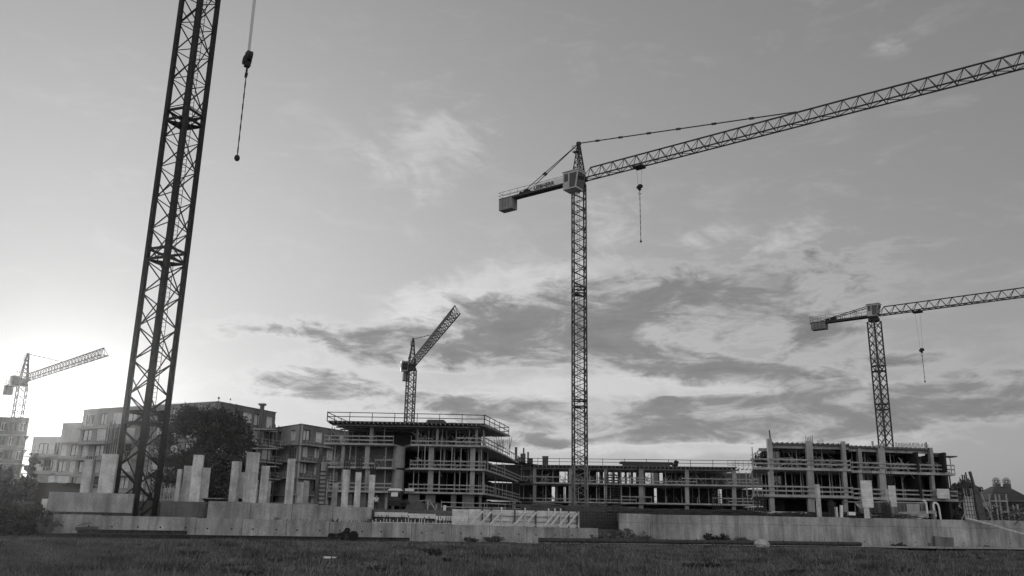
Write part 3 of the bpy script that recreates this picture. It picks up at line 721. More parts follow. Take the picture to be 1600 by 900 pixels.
stackpile('panel_stack', 'long flat stack of boards on the middle wing roof right of the crane mast', 'boards', G(1010, 153, LC[2]+.1), 9.5, 1.4, 4, .2, 'woodd')
leaf_t = shrub('debris_heap', 'small dark heap on the middle wing roof beyond the board stack', 'debris', G(1056, 154, LC[2]+.1), 1.6, 1.9, 500, .3, 'bush', 9)
mb = MB(); c = xy(1148, 151, 12)
for k in range(7): mb.bar((c.x-1.2+k*.9, c.y, LC[2]+.1), (c.x-1.2+k*.9, c.y, LC[2]+1.25), .07)
for k in (.4, .8, 1.2): mb.bar((c.x-1.2, c.y, LC[2]+.1+k), (c.x+4.4, c.y, LC[2]+.1+k), .06)
props(mb.build('guard_cage', 'steel'), 'small railed cage at the right end of the middle wing roof', 'railing')

# ---- right building
LR = [5.55, 8.70, 11.45]
FR = [xy(1176, 104), xy(1331, 104.5), xy(1331, 107), xy(1494, 109)]
Rr = thing('unfinished_building', 'right three storey concrete frame building with tall roof columns', 'building', (FR[0].x, FR[0].y, BASE))
bk = [FR[3]+Vector((0, 12, 0)), FR[0]+Vector((4, 16, 0))]
FRT = [xy(1206, 104.6), xy(1331, 105), xy(1331, 107), xy(1462, 109)]
bkt = [FRT[3]+Vector((-1, 10, 0)), FRT[0]+Vector((3, 14, 0))]
for i, zf in enumerate(LR[:2]):
    mb = MB(); pl = [Vector(p) for p in FR]
    mb.prism(pl+bk, zf-.30, zf); mb.build('floor_slab', 'slab', Rr)
mb = MB(); mb.prism(FRT+bkt, LR[2]-.05, LR[2]+.08); mb.build('roof_deck', 'woodd', Rr)
for a_, b_ in ((0, 1), (2, 3)): joists(Rr, FRT[a_:b_+1], LR[2]+.18, .62, 2.0, inset=-.15, h=.18, mt='woodd')
for a_, b_, yy in ((0, 1, .4), (2, 3, .4), (0, 1, 5), (2, 3, 5)): mb = MB(); mb.bar((FRT[a_].x, FRT[a_].y+yy, LR[2]-.25), (FRT[b_].x, FRT[b_].y+yy, LR[2]-.25), .2, .38); mb.build('edge_beam', 'wood', Rr)
for i in (0, 1):
    railing(Rr, FR[:2], LR[i], seed=40+i, post=2.4, bw_=.18); railing(Rr, FR[2:], LR[i], seed=43+i, post=2.4, bw_=.18)
top = [(1201, 1208, 1.0), (1261, 1271, .75), (1317, 1323, .8), (1342, 1348, .3), (1373, 1384, .7), (1455, 1460, .5)]
for p0, p1, ex in top:
    cols(Rr, [(p0, p1)], FR, LR[1], LR[2]+ex*.6, .5, 'conc', .12)
    cols(Rr, [(p0+2, p1+2)], FR, LR[0], LR[1]-.3, .5, 'conc', .12)
    cols(Rr, [(p0+4, p1+4)], FR, BASE-.1, LR[0]-.3, .5, 'conc', .3)
def bars_on(label, px0, px1, Y, z, h, n, seed=0):
    t = MB(); rnd = random.Random(seed)
    for k in range(n): p = G(px0+(px1-px0)*k/max(1, n-1), Y+rnd.uniform(-.1, .3), z); t.bar(p, p+Vector((rnd.uniform(-.05, .05), 0, h*(.7+.4*rnd.random()))), .045)
    return t
for (p0, p1, h, n) in ((1260, 1270, 1.3, 6), (1278, 1286, .9, 4), (1316, 1322, .5, 3), (1400, 1450, .55, 26)):
    bars_on('', p0, p1, 106.5, LR[2]+.1, h, n, p0).build('starter_bars', 'rust', Rr)
mb = MB(); p = G(1204, 105, LR[2]); mb.bar(p+Vector((0, 0, .5)), p+Vector((-.05, 0, 1.7)), .14); mb.build('post', 'woodd', Rr)
mb = MB(); p = G(1364, 108, LR[2]); mb.bar(p, p+Vector((0, 0, .9)), .2); p = G(1448, 109, LR[2]); mb.bar(p, p+Vector((0, 0, 1.0)), .18); mb.build('post', 'wood', Rr)
for i, (z0, z1) in enumerate(zip(LR, LR[1:])):
    props_grid(Rr, FR[:2], z0, z1-.3, 1.7, (1.5, 3.5, 6), 17, seed=50+i, mt='steel', r=.055); props_grid(Rr, FR[2:], z0, z1-.3, 1.7, (1.5, 3.5, 6), 16, seed=60+i, mt='steel', r=.055)
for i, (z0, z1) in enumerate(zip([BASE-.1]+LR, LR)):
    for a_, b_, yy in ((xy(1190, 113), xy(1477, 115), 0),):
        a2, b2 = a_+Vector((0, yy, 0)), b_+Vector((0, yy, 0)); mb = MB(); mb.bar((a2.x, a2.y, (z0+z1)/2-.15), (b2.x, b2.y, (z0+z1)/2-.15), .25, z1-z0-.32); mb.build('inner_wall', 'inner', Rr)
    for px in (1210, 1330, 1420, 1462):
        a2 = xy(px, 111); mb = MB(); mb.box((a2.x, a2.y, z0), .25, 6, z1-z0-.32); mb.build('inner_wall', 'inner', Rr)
# clutter hanging left of the right building
t = thing('board_pile', 'messy dark pile of boards and branches at the right building upper left corner', 'boards', G(1190, 106, LR[1])); mb = MB(); rnd = random.Random(12)
for k in range(60):
    p = G(rnd.uniform(1172, 1203), 106+rnd.uniform(0, 2), LR[1]+.3+abs(rnd.gauss(0, .75))); a = rnd.uniform(-.5, .5); l = rnd.uniform(.3, 1.1)
    mb.bar(p, p+Vector((l*math.cos(a), rnd.uniform(-.3, .3), l*math.sin(a))), .08, .05)
mb.build('boards', 'woodd', t)
leafcloud('foliage', [tuple(G(1184, 107, LR[1]+.9)), tuple(G(1195, 107, LR[1]+1.3))], [.8, .8], 350, .3, 'bush', t, 5)
# bay at the right end with planks
t = thing('site_platform', 'small timber platform beyond the right end of the right building', 'platform', G(1478, 110, LR[1])); 
mb = MB(); c = G(1469, 110, LR[2]-.75); mb.box(c, 3.6, 1.5, .14); c = G(1462, 110, LR[2]-.55); mb.box(c, 2, 1.5, .25); mb.build('deck', 'woodd', t)
mb = MB()
for px in (1462, 1470, 1480, 1487): p = G(px, 110, LR[1]); mb.bar(p, p+Vector((0, 0, 2.0 if px < 1475 else 2.2)), .07)
mb.build('post', 'rust', t)
for px, zz in ((1488, .5),): mb = MB(); p = G(1486, 109.2, LR[1]-2); mb.bar(p, p+Vector((0, 0, 2.2)), .12); mb.build('strut', 'rust', t)
# scaffold stair between centre and right wings
t = thing('scaffold_tower', 'spindly scaffold with planks between the middle wing and right building', 'scaffold', G(1180, 112, BASE)); mb = MB()
for px in (1170, 1178, 1186, 1194):
    for Y in (108, 110): p = G(px, Y, BASE); mb.bar(p, p+Vector((0, 0, 5.3)), .06)
mb.build('pole', 'steel', t); mb = MB()
for zz in (1.2, 2.6, 4.0, 5.2): a = G(1168, 109, BASE+zz); b = G(1196, 109, BASE+zz); mb.bar(a, b, 1.2, .06)
mb.build('planks', 'wood', t); mb = MB(); mb.bar(G(1170, 108, BASE), G(1186, 108, BASE+4), .05); mb.bar(G(1194, 108, BASE+1.2), G(1172, 108, BASE+5.2), .05); mb.build('brace', 'steel', t)

# ------------------------------------------------------------------ apartment blocks
def facade(parent, a, b, z0, z1, ns, bays, mt='rend', wwin=1.5, hwin=1.5, sill=.8, th=.35, ledge=True, skip=(), balc=(), top=.6, pane='pane', ph=.0):
    """wall a->b with real openings; a,b 2D. outward normal is to the right of a->b"""
    a = Vector((a.x, a.y, 0)); b = Vector((b.x, b.y, 0)); d = (b-a).normalized(); L = (b-a).length; n = Vector((d.y, -d.x, 0)); rz = math.atan2(d.y, d.x)
    sh = (z1-z0-top)/ns; mb = MB(); wins = []
    def bx(s0, s1, za, zb, t_=th, o=0.0):
        if s1-s0 < .01 or zb-za < .01: return
        c = a+d*((s0+s1)/2)-n*(t_/2)+n*o; mb.box((c.x, c.y, za), s1-s0, t_, zb-za, rz)
    bw2 = L/bays
    for f in range(ns):
        zf = z0+f*sh; bx(0, L, zf, zf+sill); bx(0, L, zf+sill+hwin, zf+sh); prev = 0
        for k in range(bays):
            if (f, k) in skip: continue
            ww = wwin*(1 if (k+f) % 3 else .72); c = bw2*(k+.5); bx(prev, c-ww/2, zf+sill, zf+sill+hwin); prev = c+ww/2; wins.append((c, ww, zf+sill, (k*7+f*3)))
        bx(prev, L, zf+sill, zf+sill+hwin)
    bx(0, L, z1-top, z1); bx(-.1, L+.1, z1, z1+.12, th+.2, .1)
    mb.build('wall', mt, parent)
    for c, ww, zs, key in wins:
        q = a+d*c-n*.22; fr = MB()
        for s in (-1, 1): fr.box((q.x+d.x*s*(ww/2-.04), q.y+d.y*s*(ww/2-.04), zs), .08, .1, hwin, rz)
        fr.box((q.x, q.y, zs), ww-.17, .1, .08, rz); fr.box((q.x, q.y, zs+hwin-.08), ww-.17, .1, .08, rz); fr.box((q.x, q.y, zs+.085), .07, .1, hwin-.17, rz)
        w_ = fr.build('window', 'white' if key % 2 else 'dark', parent)
        pn = MB(); q2 = q-n*.07; pn.box((q2.x, q2.y, zs+.02), ww-.04, .03, hwin-.04, rz); pn.build('pane', pane if key % 5 else 'glass', w_)
    if ledge:
        for f in range(1, ns):
            zf = z0+f*sh; lb = MB(); c = a+d*(L/2)+n*.35; lb.box((c.x, c.y, zf-.1), L, .7, .18, rz); lb.build('ledge', 'slab', parent)
    for f, s0, s1 in balc:
        zf = z0+f*sh; c = a+d*(L*(s0+s1)/2)+n*.7; lb = MB(); lb.box((c.x, c.y, zf-.12), L*(s1-s0), 1.4, .2, rz); o = lb.build('balcony', 'slab', parent)
        rb = MB(); e0 = a+d*(L*s0)+n*1.35; e1 = a+d*(L*s1)+n*1.35
        for hh in (.55, 1.05): rb.bar((e0.x, e0.y, zf+hh), (e1.x, e1.y, zf+hh), .06)
        k = 0.0; LL = (e1-e0).length
        while k <= LL: p = e0+d*k; rb.bar((p.x, p.y, zf+.08), (p.x, p.y, zf+1.05), .05); k += 1.0
        rb.build('railing', 'steel', o)
def block(name, label, pts, z0, z1, faces, **kw):
    t = thing(name, label, 'building', (pts[0].x, pts[0].y, z0))
    cen = sum(pts, Vector((0, 0, 0)))/len(pts); mb = MB(); mb.prism([p+(cen-p).normalized()*.8 for p in pts], z0, z1-.3); mb.build('core', 'inner', t)
    for (i, j, bays, mt, opts) in faces:
        k = dict(kw); k.update(opts); facade(t, pts[i], pts[j], z0, z1, k.pop('ns'), bays, mt, **k)
    return t
zt = Z(340, 628, 136)
pA, pB, pC = xy(131, 150, zt), xy(342, 136, zt), xy(431, 149, zt)
T1 = block('apartment_block', 'tall finished apartment block behind the dark tree', [pA, pB, pC, pC+Vector((-4, 18, 0)), pA+Vector((2, 16, 0))], 2.9, zt,
      [(0, 1, 9, 'rend', dict(balc=[(f, .05, .5) for f in (1, 2, 3, 4)]+[(f, .6, .95) for f in (1, 2, 3)])), (1, 2, 5, 'brick', dict(balc=[(2, .6, 1.08), (3, .55, 1.1), (4, .6, 1.08)]))], ns=6, wwin=2.3, hwin=1.9, sill=.55)
mb = MB(); p = xy(341, 138, zt); mb.bar((p.x, p.y, zt), (p.x, p.y, zt+.8), .06); mb.ball((p.x, p.y, zt+.9), .18, .18, .18); mb.build('roof_vent', 'rust', T1)
# dark drain stack + chimney at right end
mb = MB(); p = xy(412, 145, zt); mb.box((p.x, p.y-1.0, zt-10), .6, .5, 10.6); mb.box((p.x, p.y-1.0, zt+.6), 1.1, .9, .3); mb.build('shaft', 'walld', T1)
z2 = Z(115, 662, 152); q0, q1 = xy(98, 152, z2), xy(131, 150.4, z2)
block('apartment_block', 'small stepped block with a blank upper wall just left of the tall block', [q0, q1, q1+Vector((0, 12, 0)), q0+Vector((0, 12, 0))], 2.9, z2,
      [(0, 1, 2, 'rendl', dict(skip=((4, 0), (4, 1))))], ns=5, wwin=1.9, hwin=1.9, sill=.5)
z3 = Z(75, 683, 153); q0, q1 = xy(52, 154, z3), xy(97.5, 152.3, z3)
block('apartment_block', 'low pale apartment block under the bright sun at the left', [q0, q1, q1+Vector((0, 12, 0)), q0+Vector((0, 12, 0))], 2.9, z3,
      [(0, 1, 4, 'rendl', dict(balc=[(2, 0, 1), (3, 0, 1)]))], ns=4, wwin=1.9, hwin=1.9, sill=.5)
z4 = Z(20, 653, 160); q0, q1 = xy(-60, 160, z4), xy(45, 160, z4)
block('apartment_block', 'dark rough apartment block at the left edge of the site', [q0, q1, q1+Vector((-8, 13, 0)), q0+Vector((0, 14, 0))], 2.9, z4,
      [(0, 1, 7, 'walld', {}), (1, 2, 3, 'walld', {})], ns=6, wwin=1.4, hwin=1.5, pane='glass')
z5 = Z(470, 663, 148); q0, q1, q2 = xy(426, 156, z5), xy(471, 148, z5), xy(545, 160, z5)
block('apartment_block', 'brick apartment block with balconies between the tall block and the left frame building', [q0, q1, q2, q2+Vector((0, 12, 0)), q0+Vector((0, 12, 0))], 2.9, z5,
      [(0, 1, 2, 'rendl', dict(balc=[(2, .1, 1), (3, .1, 1), (4, .1, 1)])), (1, 2, 4, 'brick', dict(balc=[(2, .0, .9), (3, .0, .9), (4, 0, .9)]))], ns=5, wwin=1.9, hwin=1.8)

# ------------------------------------------------------------------ cranes
def truss4(mb, a, b, w_, rot, panel, leg, br, style='x', frames=None):
    """square vertical lattice from a to b (z up)"""
    cs = [Vector((math.cos(rot+R_(45+90*k)), math.sin(rot+R_(45+90*k)), 0))*(w_/math.sqrt(2)) for k in range(4)]
    H = b.z-a.z; n = max(1, round(H/panel)); s = H/n
    for i in range(n):
        z0 = a+Vector((0, 0, s*i)); z1 = a+Vector((0, 0, s*(i+1)))
        for k in range(4):
            p, q = cs[k], cs[(k+1) % 4]
            if style == 'x': mb.bar(z0+p, z1+q, br); mb.bar(z0+q, z1+p, br)
            elif style == 'z':
                if (i+k) % 2: mb.bar(z0+p, z1+q, br)
                else: mb.bar(z0+q, z1+p, br)
                if i % 5 == 0: mb.bar(z0+p, z0+q, br)
            elif style == 'm':
                if (i+k) % 2: mb.bar(z0+p, z1+q, br)
                else: mb.bar(z0+q, z1+p, br)
                if (i+k) % 4 == 0 and i+2 <= n: mb.bar(z0+q*.93, a+Vector((0, 0, s*(i+2)))+p*.93, br*.9)
            elif style == 'k':
                m_ = (p+q)/2; zm = a+Vector((0, 0, s*(i+.5))); mb.bar(z0+p, zm+q, br); mb.bar(zm+q, z1+p, br)
                if i % 2 == 0: mb.bar(z0+q, z1+p, br)
    return cs
def trijib(mb, a, b, w_, h, panel, ch, br, flip=False, taper=1.0):
    """triangular jib: two bottom chords a->b and one top chord"""
    d = (b-a); L = d.length; d.normalize(); s = Vector((d.y, -d.x, 0)).normalized(); up = Vector((0, 0, 1))
    n = max(1, round(L/panel)); st = L/n
    P0 = lambda i, side: a+d*(st*i)+s*(side*w_/2)
    TT = lambda i: a+d*(st*(i+.5))+up*(h*(1-(1-taper)*i/n))
    mb.bar(P0(0, -1), P0(n, -1), ch); mb.bar(P0(0, 1), P0(n, 1), ch); mb.bar(TT(0), TT(n-1), ch*1.1)
    for i in range(n):
        for sd_ in (-1, 1):
            mb.bar(P0(i, sd_), TT(i), br); mb.bar(TT(i), P0(i+1, sd_), br)
        mb.bar(P0(i, -1), P0(i, 1), br)
        mb.bar(P0(i, -1 if i % 2 else 1), P0(i+1, 1 if i % 2 else -1), br)
    mb.bar(P0(n, -1), P0(n, 1), br)
    return TT, n, st
def text_mesh(parent, body, size, org, xdir, zdir, mt, ext=.02):
    cu = bpy.data.curves.new('lettering', 'FONT'); cu.body = body; cu.size = size; cu.extrude = ext; cu.space_character = 1.05
    cu.offset = .02
    tmp = bpy.data.objects.new('tmp_text', cu); col.objects.link(tmp)
    bpy.context.view_layer.update(); dg = bpy.context.evaluated_depsgraph_get()
    me = bpy.data.meshes.new_from_object(tmp.evaluated_get(dg)); bpy.data.objects.remove(tmp)
    me.materials.clear(); me.materials.append(MT[mt]); o = bpy.data.objects.new('sign_lettering', me); col.objects.link(o)
    y = zdir.cross(xdir).normalized()*-1
    nrm = xdir.cross(zdir).normalized()
    mm_ = Matrix((( xdir.x, zdir.x, nrm.x), (xdir.y, zdir.y, nrm.y), (xdir.z, zdir.z, nrm.z))).to_4x4()
    me.transform(mm_); o.parent = parent; o.location = Vector(org)-wl(parent); return o
def block_hook(parent, top, z, s, side, mt='craned', nr=4, spread=.5):
    """ropes from top down to z, hook block with sheaves, hook"""
    for k in range(nr):
        o = (k/(max(1, nr-1))-.5); r = MB(); r.bar(Vector(top)+side*(o*spread*2.2), Vector((top[0], top[1], z+.55*s))+side*(o*spread), .028*s, .028*s); r.build('hoist_rope', 'rust', parent)
    c = Vector((top[0], top[1], z)); h = MB()
    return c
def hook(parent, c, s, side, mt='craned'):
    fw = Vector((-side.y, side.x, 0)); b = MB(); b.tube(c+Vector((0, 0, .25*s))-fw*.14*s+side*.18*s, c+Vector((0, 0, .25*s))+fw*.14*s+side*.18*s, .30*s, 14)
    b.tube(c+Vector((0, 0, .10*s))-fw*.20*s-side*.16*s, c+Vector((0, 0, .10*s))+fw*.20*s-side*.16*s, .28*s, 14)
    b.box(c+Vector((0, 0, -.35*s)), .34*s, .3*s, .9*s, math.atan2(side.y, side.x)); hb = b.build('hook_block', mt, parent)
    h = MB(); n = 10; prev = None
    for k in range(n+1):
        a = R_(110+k*26); p = c+Vector((0, 0, -.85*s))+side*(.17*s*math.cos(a))+Vector((0, 0, .17*s*math.sin(a)))
        if prev: h.bar(prev, p, .075*s)
        prev = p
    h.bar(c+Vector((0, 0, -.3*s)), c+Vector((0, 0, -.68*s)), .09*s); h.build('hook', mt, hb)
    return c+Vector((0, 0, -1.02*s))
def chain(label, p, L, r, ball=.18, drift=0.0):
    t = thing('lifting_chain', label, 'chain', p-Vector((0, 0, L))); n = max(6, int(L/.45)); mb = MB()
    for k in range(n):
        a = p-Vector((0, 0, L*k/n)); b = p-Vector((0, 0, L*(k+1)/n)); mb.tube(a, b, r*(1 if k % 2 else .72), 6)
    mb.build('links', 'craned', t); mb = MB(); mb.ball(p-Vector((0, 0, L)), ball, ball, ball*1.2); mb.build('end_hook', 'craned', t)
def crane(label, base, mw, rot, panel, zj, jdir, jlen, cjlen, mast_mt='craned', leg=.13, br=.06, style='x', jw=1.3, jh=1.5, jp=1.9, apex=6.5,
          cab=True, cabside=1, tro=None, hookz=None, chainL=5, chlabel='', jch=.13, jbr=.06, jib_mt='crane', base_mt=None, zsplit=None, weight=3, letters=None, hs=1.0, tie=.45, platforms=(), stdetail=True, tierod=.07, pj=None, cs_=1.0, wh=1.9):
    t = thing('tower_crane', label, 'crane', base); base = Vector(base)
    jd = Vector((math.cos(jdir), math.sin(jdir), 0)); sd_ = Vector((jd.y, -jd.x, 0)); up = Vector((0, 0, 1))
    ztop = zj-1.0; tp = Vector((base.x, base.y, ztop))
    cs = [Vector((math.cos(rot+R_(45+90*k)), math.sin(rot+R_(45+90*k)), 0))*(mw/math.sqrt(2)) for k in range(4)]
    def mastseg(za, zb, mt):
        a = Vector((base.x, base.y, za)); b = Vector((base.x, base.y, zb)); m_ = MB(); truss4(m_, a, b, mw, rot, panel, leg, br, style); mo = m_.build('mast_bracing', mt, t)
        for c in cs: l = MB(); l.bar(a+c, b+c, leg, leg, up=Vector((math.cos(rot), math.sin(rot), 0))); l.build('mast_leg', mt, t)
    if zsplit: mastseg(base.z, zsplit, base_mt); mastseg(zsplit, ztop, mast_mt)
    else: mastseg(base.z, ztop, mast_mt)
    ld = MB(); lx = base+(cs[0]+cs[1])*.28
    for s in (-.2, .2): ld.bar(Vector((lx.x+s, lx.y, base.z)), Vector((lx.x+s, lx.y, ztop)), .045)
    z = base.z+.3
    while z < ztop: ld.bar(Vector((lx.x-.2, lx.y, z)), Vector((lx.x+.2, lx.y, z)), .03); z += .4
    ld.build('ladder', mast_mt, t)
    for zp in platforms:
        for dz_ in (0.0, .95):
            m_ = MB()
            for k in range(4): m_.bar(Vector((base.x, base.y, zp+dz_))+cs[k], Vector((base.x, base.y, zp+dz_))+cs[(k+1) % 4], br*2.2)
            m_.build('joint_frame', mast_mt, t)
        m_ = MB(); m_.prism([base+cs[k]*.94 for k in (0, 1, 2)], zp-.05, zp+.01); m_.build('rest_platform', mast_mt, t)
    # slewing unit
    m_ = MB(); m_.tube(tp, tp+up*.5, mw*.62, 16); m_.tube(tp+up*.5, tp+up*1.0, mw*.52, 16); m_.box(tp+up*1.0, mw*1.1, mw*1.1, .5, jdir); m_.build('slewing_ring', jib_mt, t)
    # jib
    js = Vector((base.x, base.y, zj))+jd*mw*.6; m_ = MB(); je = js+jd*jlen
    TT, n, st = trijib(m_, js, je, jw, jh, jp, jch, jbr); m_.build('jib', jib_mt, t)
    # counter jib
    cs0 = Vector((base.x, base.y, zj))-jd*mw*.5; ce = cs0-jd*cjlen; m_ = MB()
    for s in (-1, 1): m_.bar(cs0+sd_*s*.55, ce+sd_*s*.55, .16, .38)
    k = 0.0
    while k < cjlen: m_.bar(cs0-jd*k-sd_*.55, cs0-jd*k+sd_*.55, .08); k += 1.2
    m_.bar(cs0+up*.16, ce+up*.16, 1.15, .06); cj = m_.build('counter_jib', jib_mt, t)
    r = MB(); k = 0.0
    while k <= cjlen:
        for s in (-1, 1): r.bar(cs0-jd*k+sd_*s*.7, cs0-jd*k+sd_*s*.7+up*1.2, .045)
        k += 1.5
    for s in (-1, 1):
        for hh in (.65, 1.2): r.bar(cs0+sd_*s*.7+up*hh, ce+sd_*s*.7+up*hh, .045)
    for hh in (.65, 1.2): r.bar(ce-sd_*.7+up*hh, ce+sd_*.7+up*hh, .045)
    r.build('railing', jib_mt, cj)
    wn = MB(); wp = ce+jd*(cjlen*.30)+up*.25; wn.tube(wp-sd_*.4, wp+sd_*.4, .38, 12); wn.box(wp+jd*1.0-up*.1, .9, .8, .6, jdir); wn.build('winch', 'craned', cj)
    for k in range(weight):
        m_ = MB(); c = ce+jd*(.45+k*.68); m_.box(c-up*(wh+.05), .62, 1.5, wh, jdir); m_.build('counterweight', 'ballast', t)
    if apex:
        ap = Vector((base.x, base.y, zj+apex)); m_ = MB(); q = mw*.42
        for i in (-1, 1):
            for j in (-1, 1): m_.bar(Vector((base.x, base.y, zj+.4))+jd*i*q+sd_*j*q, ap+jd*i*.12+sd_*j*.12, leg*.8)
        for zz in np.arange(.12, .95, .16):
            f = float(zz); c = lerp(Vector((base.x, base.y, zj+.4)), ap, f); w2 = q*(1-f)+.12*f; f2 = min(1, f+.16); c2 = lerp(Vector((base.x, base.y, zj+.4)), ap, f2); w3 = q*(1-f2)+.12*f2
            P4 = [c+jd*i*w2+sd_*j*w2 for i, j in ((-1, -1), (1, -1), (1, 1), (-1, 1))]; Q4 = [c2+jd*i*w3+sd_*j*w3 for i, j in ((-1, -1), (1, -1), (1, 1), (-1, 1))]
            for k in range(4): m_.bar(P4[k], P4[(k+1) % 4], br); m_.bar(P4[k], Q4[(k+1) % 4], br)
        m_.box(ap-up*.25, .6, .5, .45, jdir); m_.build('tower_head', jib_mt, t)
        m_ = MB(); pc = lerp(Vector((base.x, base.y, zj)), ap, .78)-jd*.5; m_.box(pc, .9, .9, .06, jdir)
        for hh in (.5, 1.0):
            for i, j in (((-1, -1), (1, -1)), ((1, -1), (1, 1)), ((1, 1), (-1, 1)), ((-1, 1), (-1, -1))): m_.bar(pc+jd*i[0]*.45+sd_*i[1]*.45+up*hh, pc+jd*j[0]*.45+sd_*j[1]*.45+up*hh, .04)
        for i, j in ((-1, -1), (1, -1), (1, 1), (-1, 1)): m_.bar(pc+jd*i*.45+sd_*j*.45, pc+jd*i*.45+sd_*j*.45+up, .04)
        m_.build('top_platform', jib_mt, t)
        m_ = MB(); tpn = TT(int(n*tie)); tpn = tpn+up*.1
        m_.bar(ap, tpn, tierod)
        for f in (.1, .22, .36, .5, .66, .82): c = lerp(ap, tpn, f); dd = (tpn-ap).normalized(); m_.bar(c-dd*.35, c+dd*.35, tierod*2.0)
        m_.build('jib_tie', jib_mt, t)
        for s in (-.4, .4):
            m_ = MB(); e = cs0-jd*(cjlen*.68)+sd_*s+up*.3; m_.bar(ap, e, tierod*.7); c = lerp(ap, e, .6); dd = (e-ap).normalized(); m_.bar(c-dd*.3, c+dd*.3, tierod*1.6); m_.build('counter_jib_tie', jib_mt, t)
    else:
        m_ = MB(); hp = Vector((base.x, base.y, zj+1.9))-jd*.4
        for s in (-.5, .5):
            m_.bar(hp+sd_*s, cs0-jd*cjlen*.8+sd_*s+up*.3, .12); m_.bar(hp+sd_*s, hp+sd_*s-up*2, .14)
            for f in (.3, .6): a_ = lerp(hp, cs0-jd*cjlen*.8+up*.3, f)+sd_*s; m_.bar(a_, Vector((a_.x, a_.y, zj)), .08)
        m_.build('counter_jib_truss', jib_mt, t)
    if cab:
        cw, cd_, chh = 1.5*cs_, 2.1*cs_, 2.1*cs_
        c0 = Vector((base.x, base.y, zj-1.35*cs_**1.6))+sd_*cabside*(mw*.5+.85)+jd*.3 if apex else Vector((base.x, base.y, zj-.4))+sd_*cabside*(mw*.5+.6)+jd*.6
        # shell: faces forward (jd) with a sloping glazed front
        ring0 = [c0-jd*cd_/2-sd_*cw/2, c0+jd*(cd_/2-.5)-sd_*cw/2, c0+jd*(cd_/2-.5)+sd_*cw/2, c0-jd*cd_/2+sd_*cw/2]
        ring1 = [c0-jd*cd_/2-sd_*cw/2+up*chh, c0+jd*(cd_/2)-sd_*cw/2+up*chh, c0+jd*(cd_/2)+sd_*cw/2+up*chh, c0-jd*cd_/2+sd_*cw/2+up*chh]
        m_ = MB(); m_.hull(ring0, ring1); m_.box(c0+up*(chh+.004), cd_+.2, cw+.2, .1, jdir); cb = m_.build('cab', 'cabw', t)
        m_ = MB(); slope = up*chh+jd*.5; f0 = c0+jd*(cd_/2-.5); off = jd*.02
        v = []
        for (f, s) in ((.1, -1), (.1, 1), (.9, 1), (.9, -1)): v.append(f0+slope*f+sd_*s*(cw/2-.1)+off)
        v2 = [x+jd*.03 for x in v]; m_.hull(v, v2); m_.build('window', 'glass', cb)
        for s in (-1, 1):
            m_ = MB(); v = [c0+sd_*s*(cw/2+.006)+jd*x*cs_+up*zz*cs_ for x, zz in ((-.15, .15), (.55, .15), (.85, 1.85), (-.15, 1.85))]; v2 = [x+sd_*s*.03 for x in v]; m_.hull(v, v2); m_.build('window', 'glass', cb)
            m_ = MB(); v = [c0+sd_*s*(cw/2+.006)+jd*x*cs_+up*zz*cs_ for x, zz in ((-.85, .95), (-.35, .95), (-.35, 1.85), (-.85, 1.85))]; v2 = [x+sd_*s*.03 for x in v]; m_.hull(v, v2); m_.build('window', 'glass', cb)
    if tro is not None:
        tc_ = js+jd*tro-up*.25; m_ = MB(); m_.box(tc_-up*.15, 1.5, jw*1.1, .22, jdir)
        for i in (-.55, .55):
            for j in (-.5, .5): a_ = tc_+jd*i+sd_*j*jw; m_.tube(a_-sd_*.06+up*.2, a_+sd_*.06+up*.2, .16, 8)
        m_.build('trolley', 'craned', t)
        if hookz is not None:
            spread = .45*hs
            for k in (-1, -.3, .3, 1) if hs > 1 else (-1, 1):
                r_ = MB(); a_ = tc_+jd*k*.45*hs; b_ = Vector((tc_.x, tc_.y, hookz+.2))+jd*k*.22*hs; r_.bar(a_, b_, .022, .022); r_.build('hoist_rope', 'rust', t)
            e = hook(t, Vector((tc_.x, tc_.y, hookz)), hs, jd)
            chain(chlabel, e, chainL, .055*max(1, hs*.75), .16*hs)
    if letters:
        side = sd_ if sd_.y < 0 else -sd_
        xd = jd if sd_.y < 0 else -jd
        a_ = cs0-jd*(cjlen*.50 if sd_.y < 0 else cjlen*.05)+side*.78+up*.12
        text_mesh(cj, letters, .9, a_, xd, up, 'dark'); m_ = MB()
        b0 = cs0-jd*(cjlen*.52); b1 = cs0-jd*.6
        m_.bar(b0+side*.72+up*.50, b1+side*.72+up*.50, .04, 1.0); m_.build('sign_board', 'white', cj)
    return t, js, jd
def azdir(a, b): return math.atan2(b.y-a.y, b.x-a.x)

# 1: big dark mast at the left; its jib is above the picture
zc = 65.0; b1 = G(207, 75.7, 1.2)
hk = P(386, 97, 60.0)                  # hook block
dj = azdir(b1, hk); dist = math.hypot(hk.x-b1.x, hk.y-b1.y)
zps = [Z(276, 192, 75.7), Z(244, 408, 75.7), Z(214, 662, 75.7)]
bot = hk.z-1.2*1.4
endp = P(368, 248, 60.0)
crane('big dark lattice crane mast leaning over the left of the picture', b1, 2.36, R_(-20), 1.55, zc, dj, 46, 14, 'craned', leg=.37, br=.09, style='m', jw=1.7, jh=2.0, jp=2.4,
      tro=dist-2.08*.6, hookz=hk.z, hs=1.35, chainL=(hk.z-1.02*1.35)-endp.z, chlabel='long chain hanging from the hook right of the big dark mast', platforms=[zps[0], zps[1], zps[2]], jib_mt='craned')
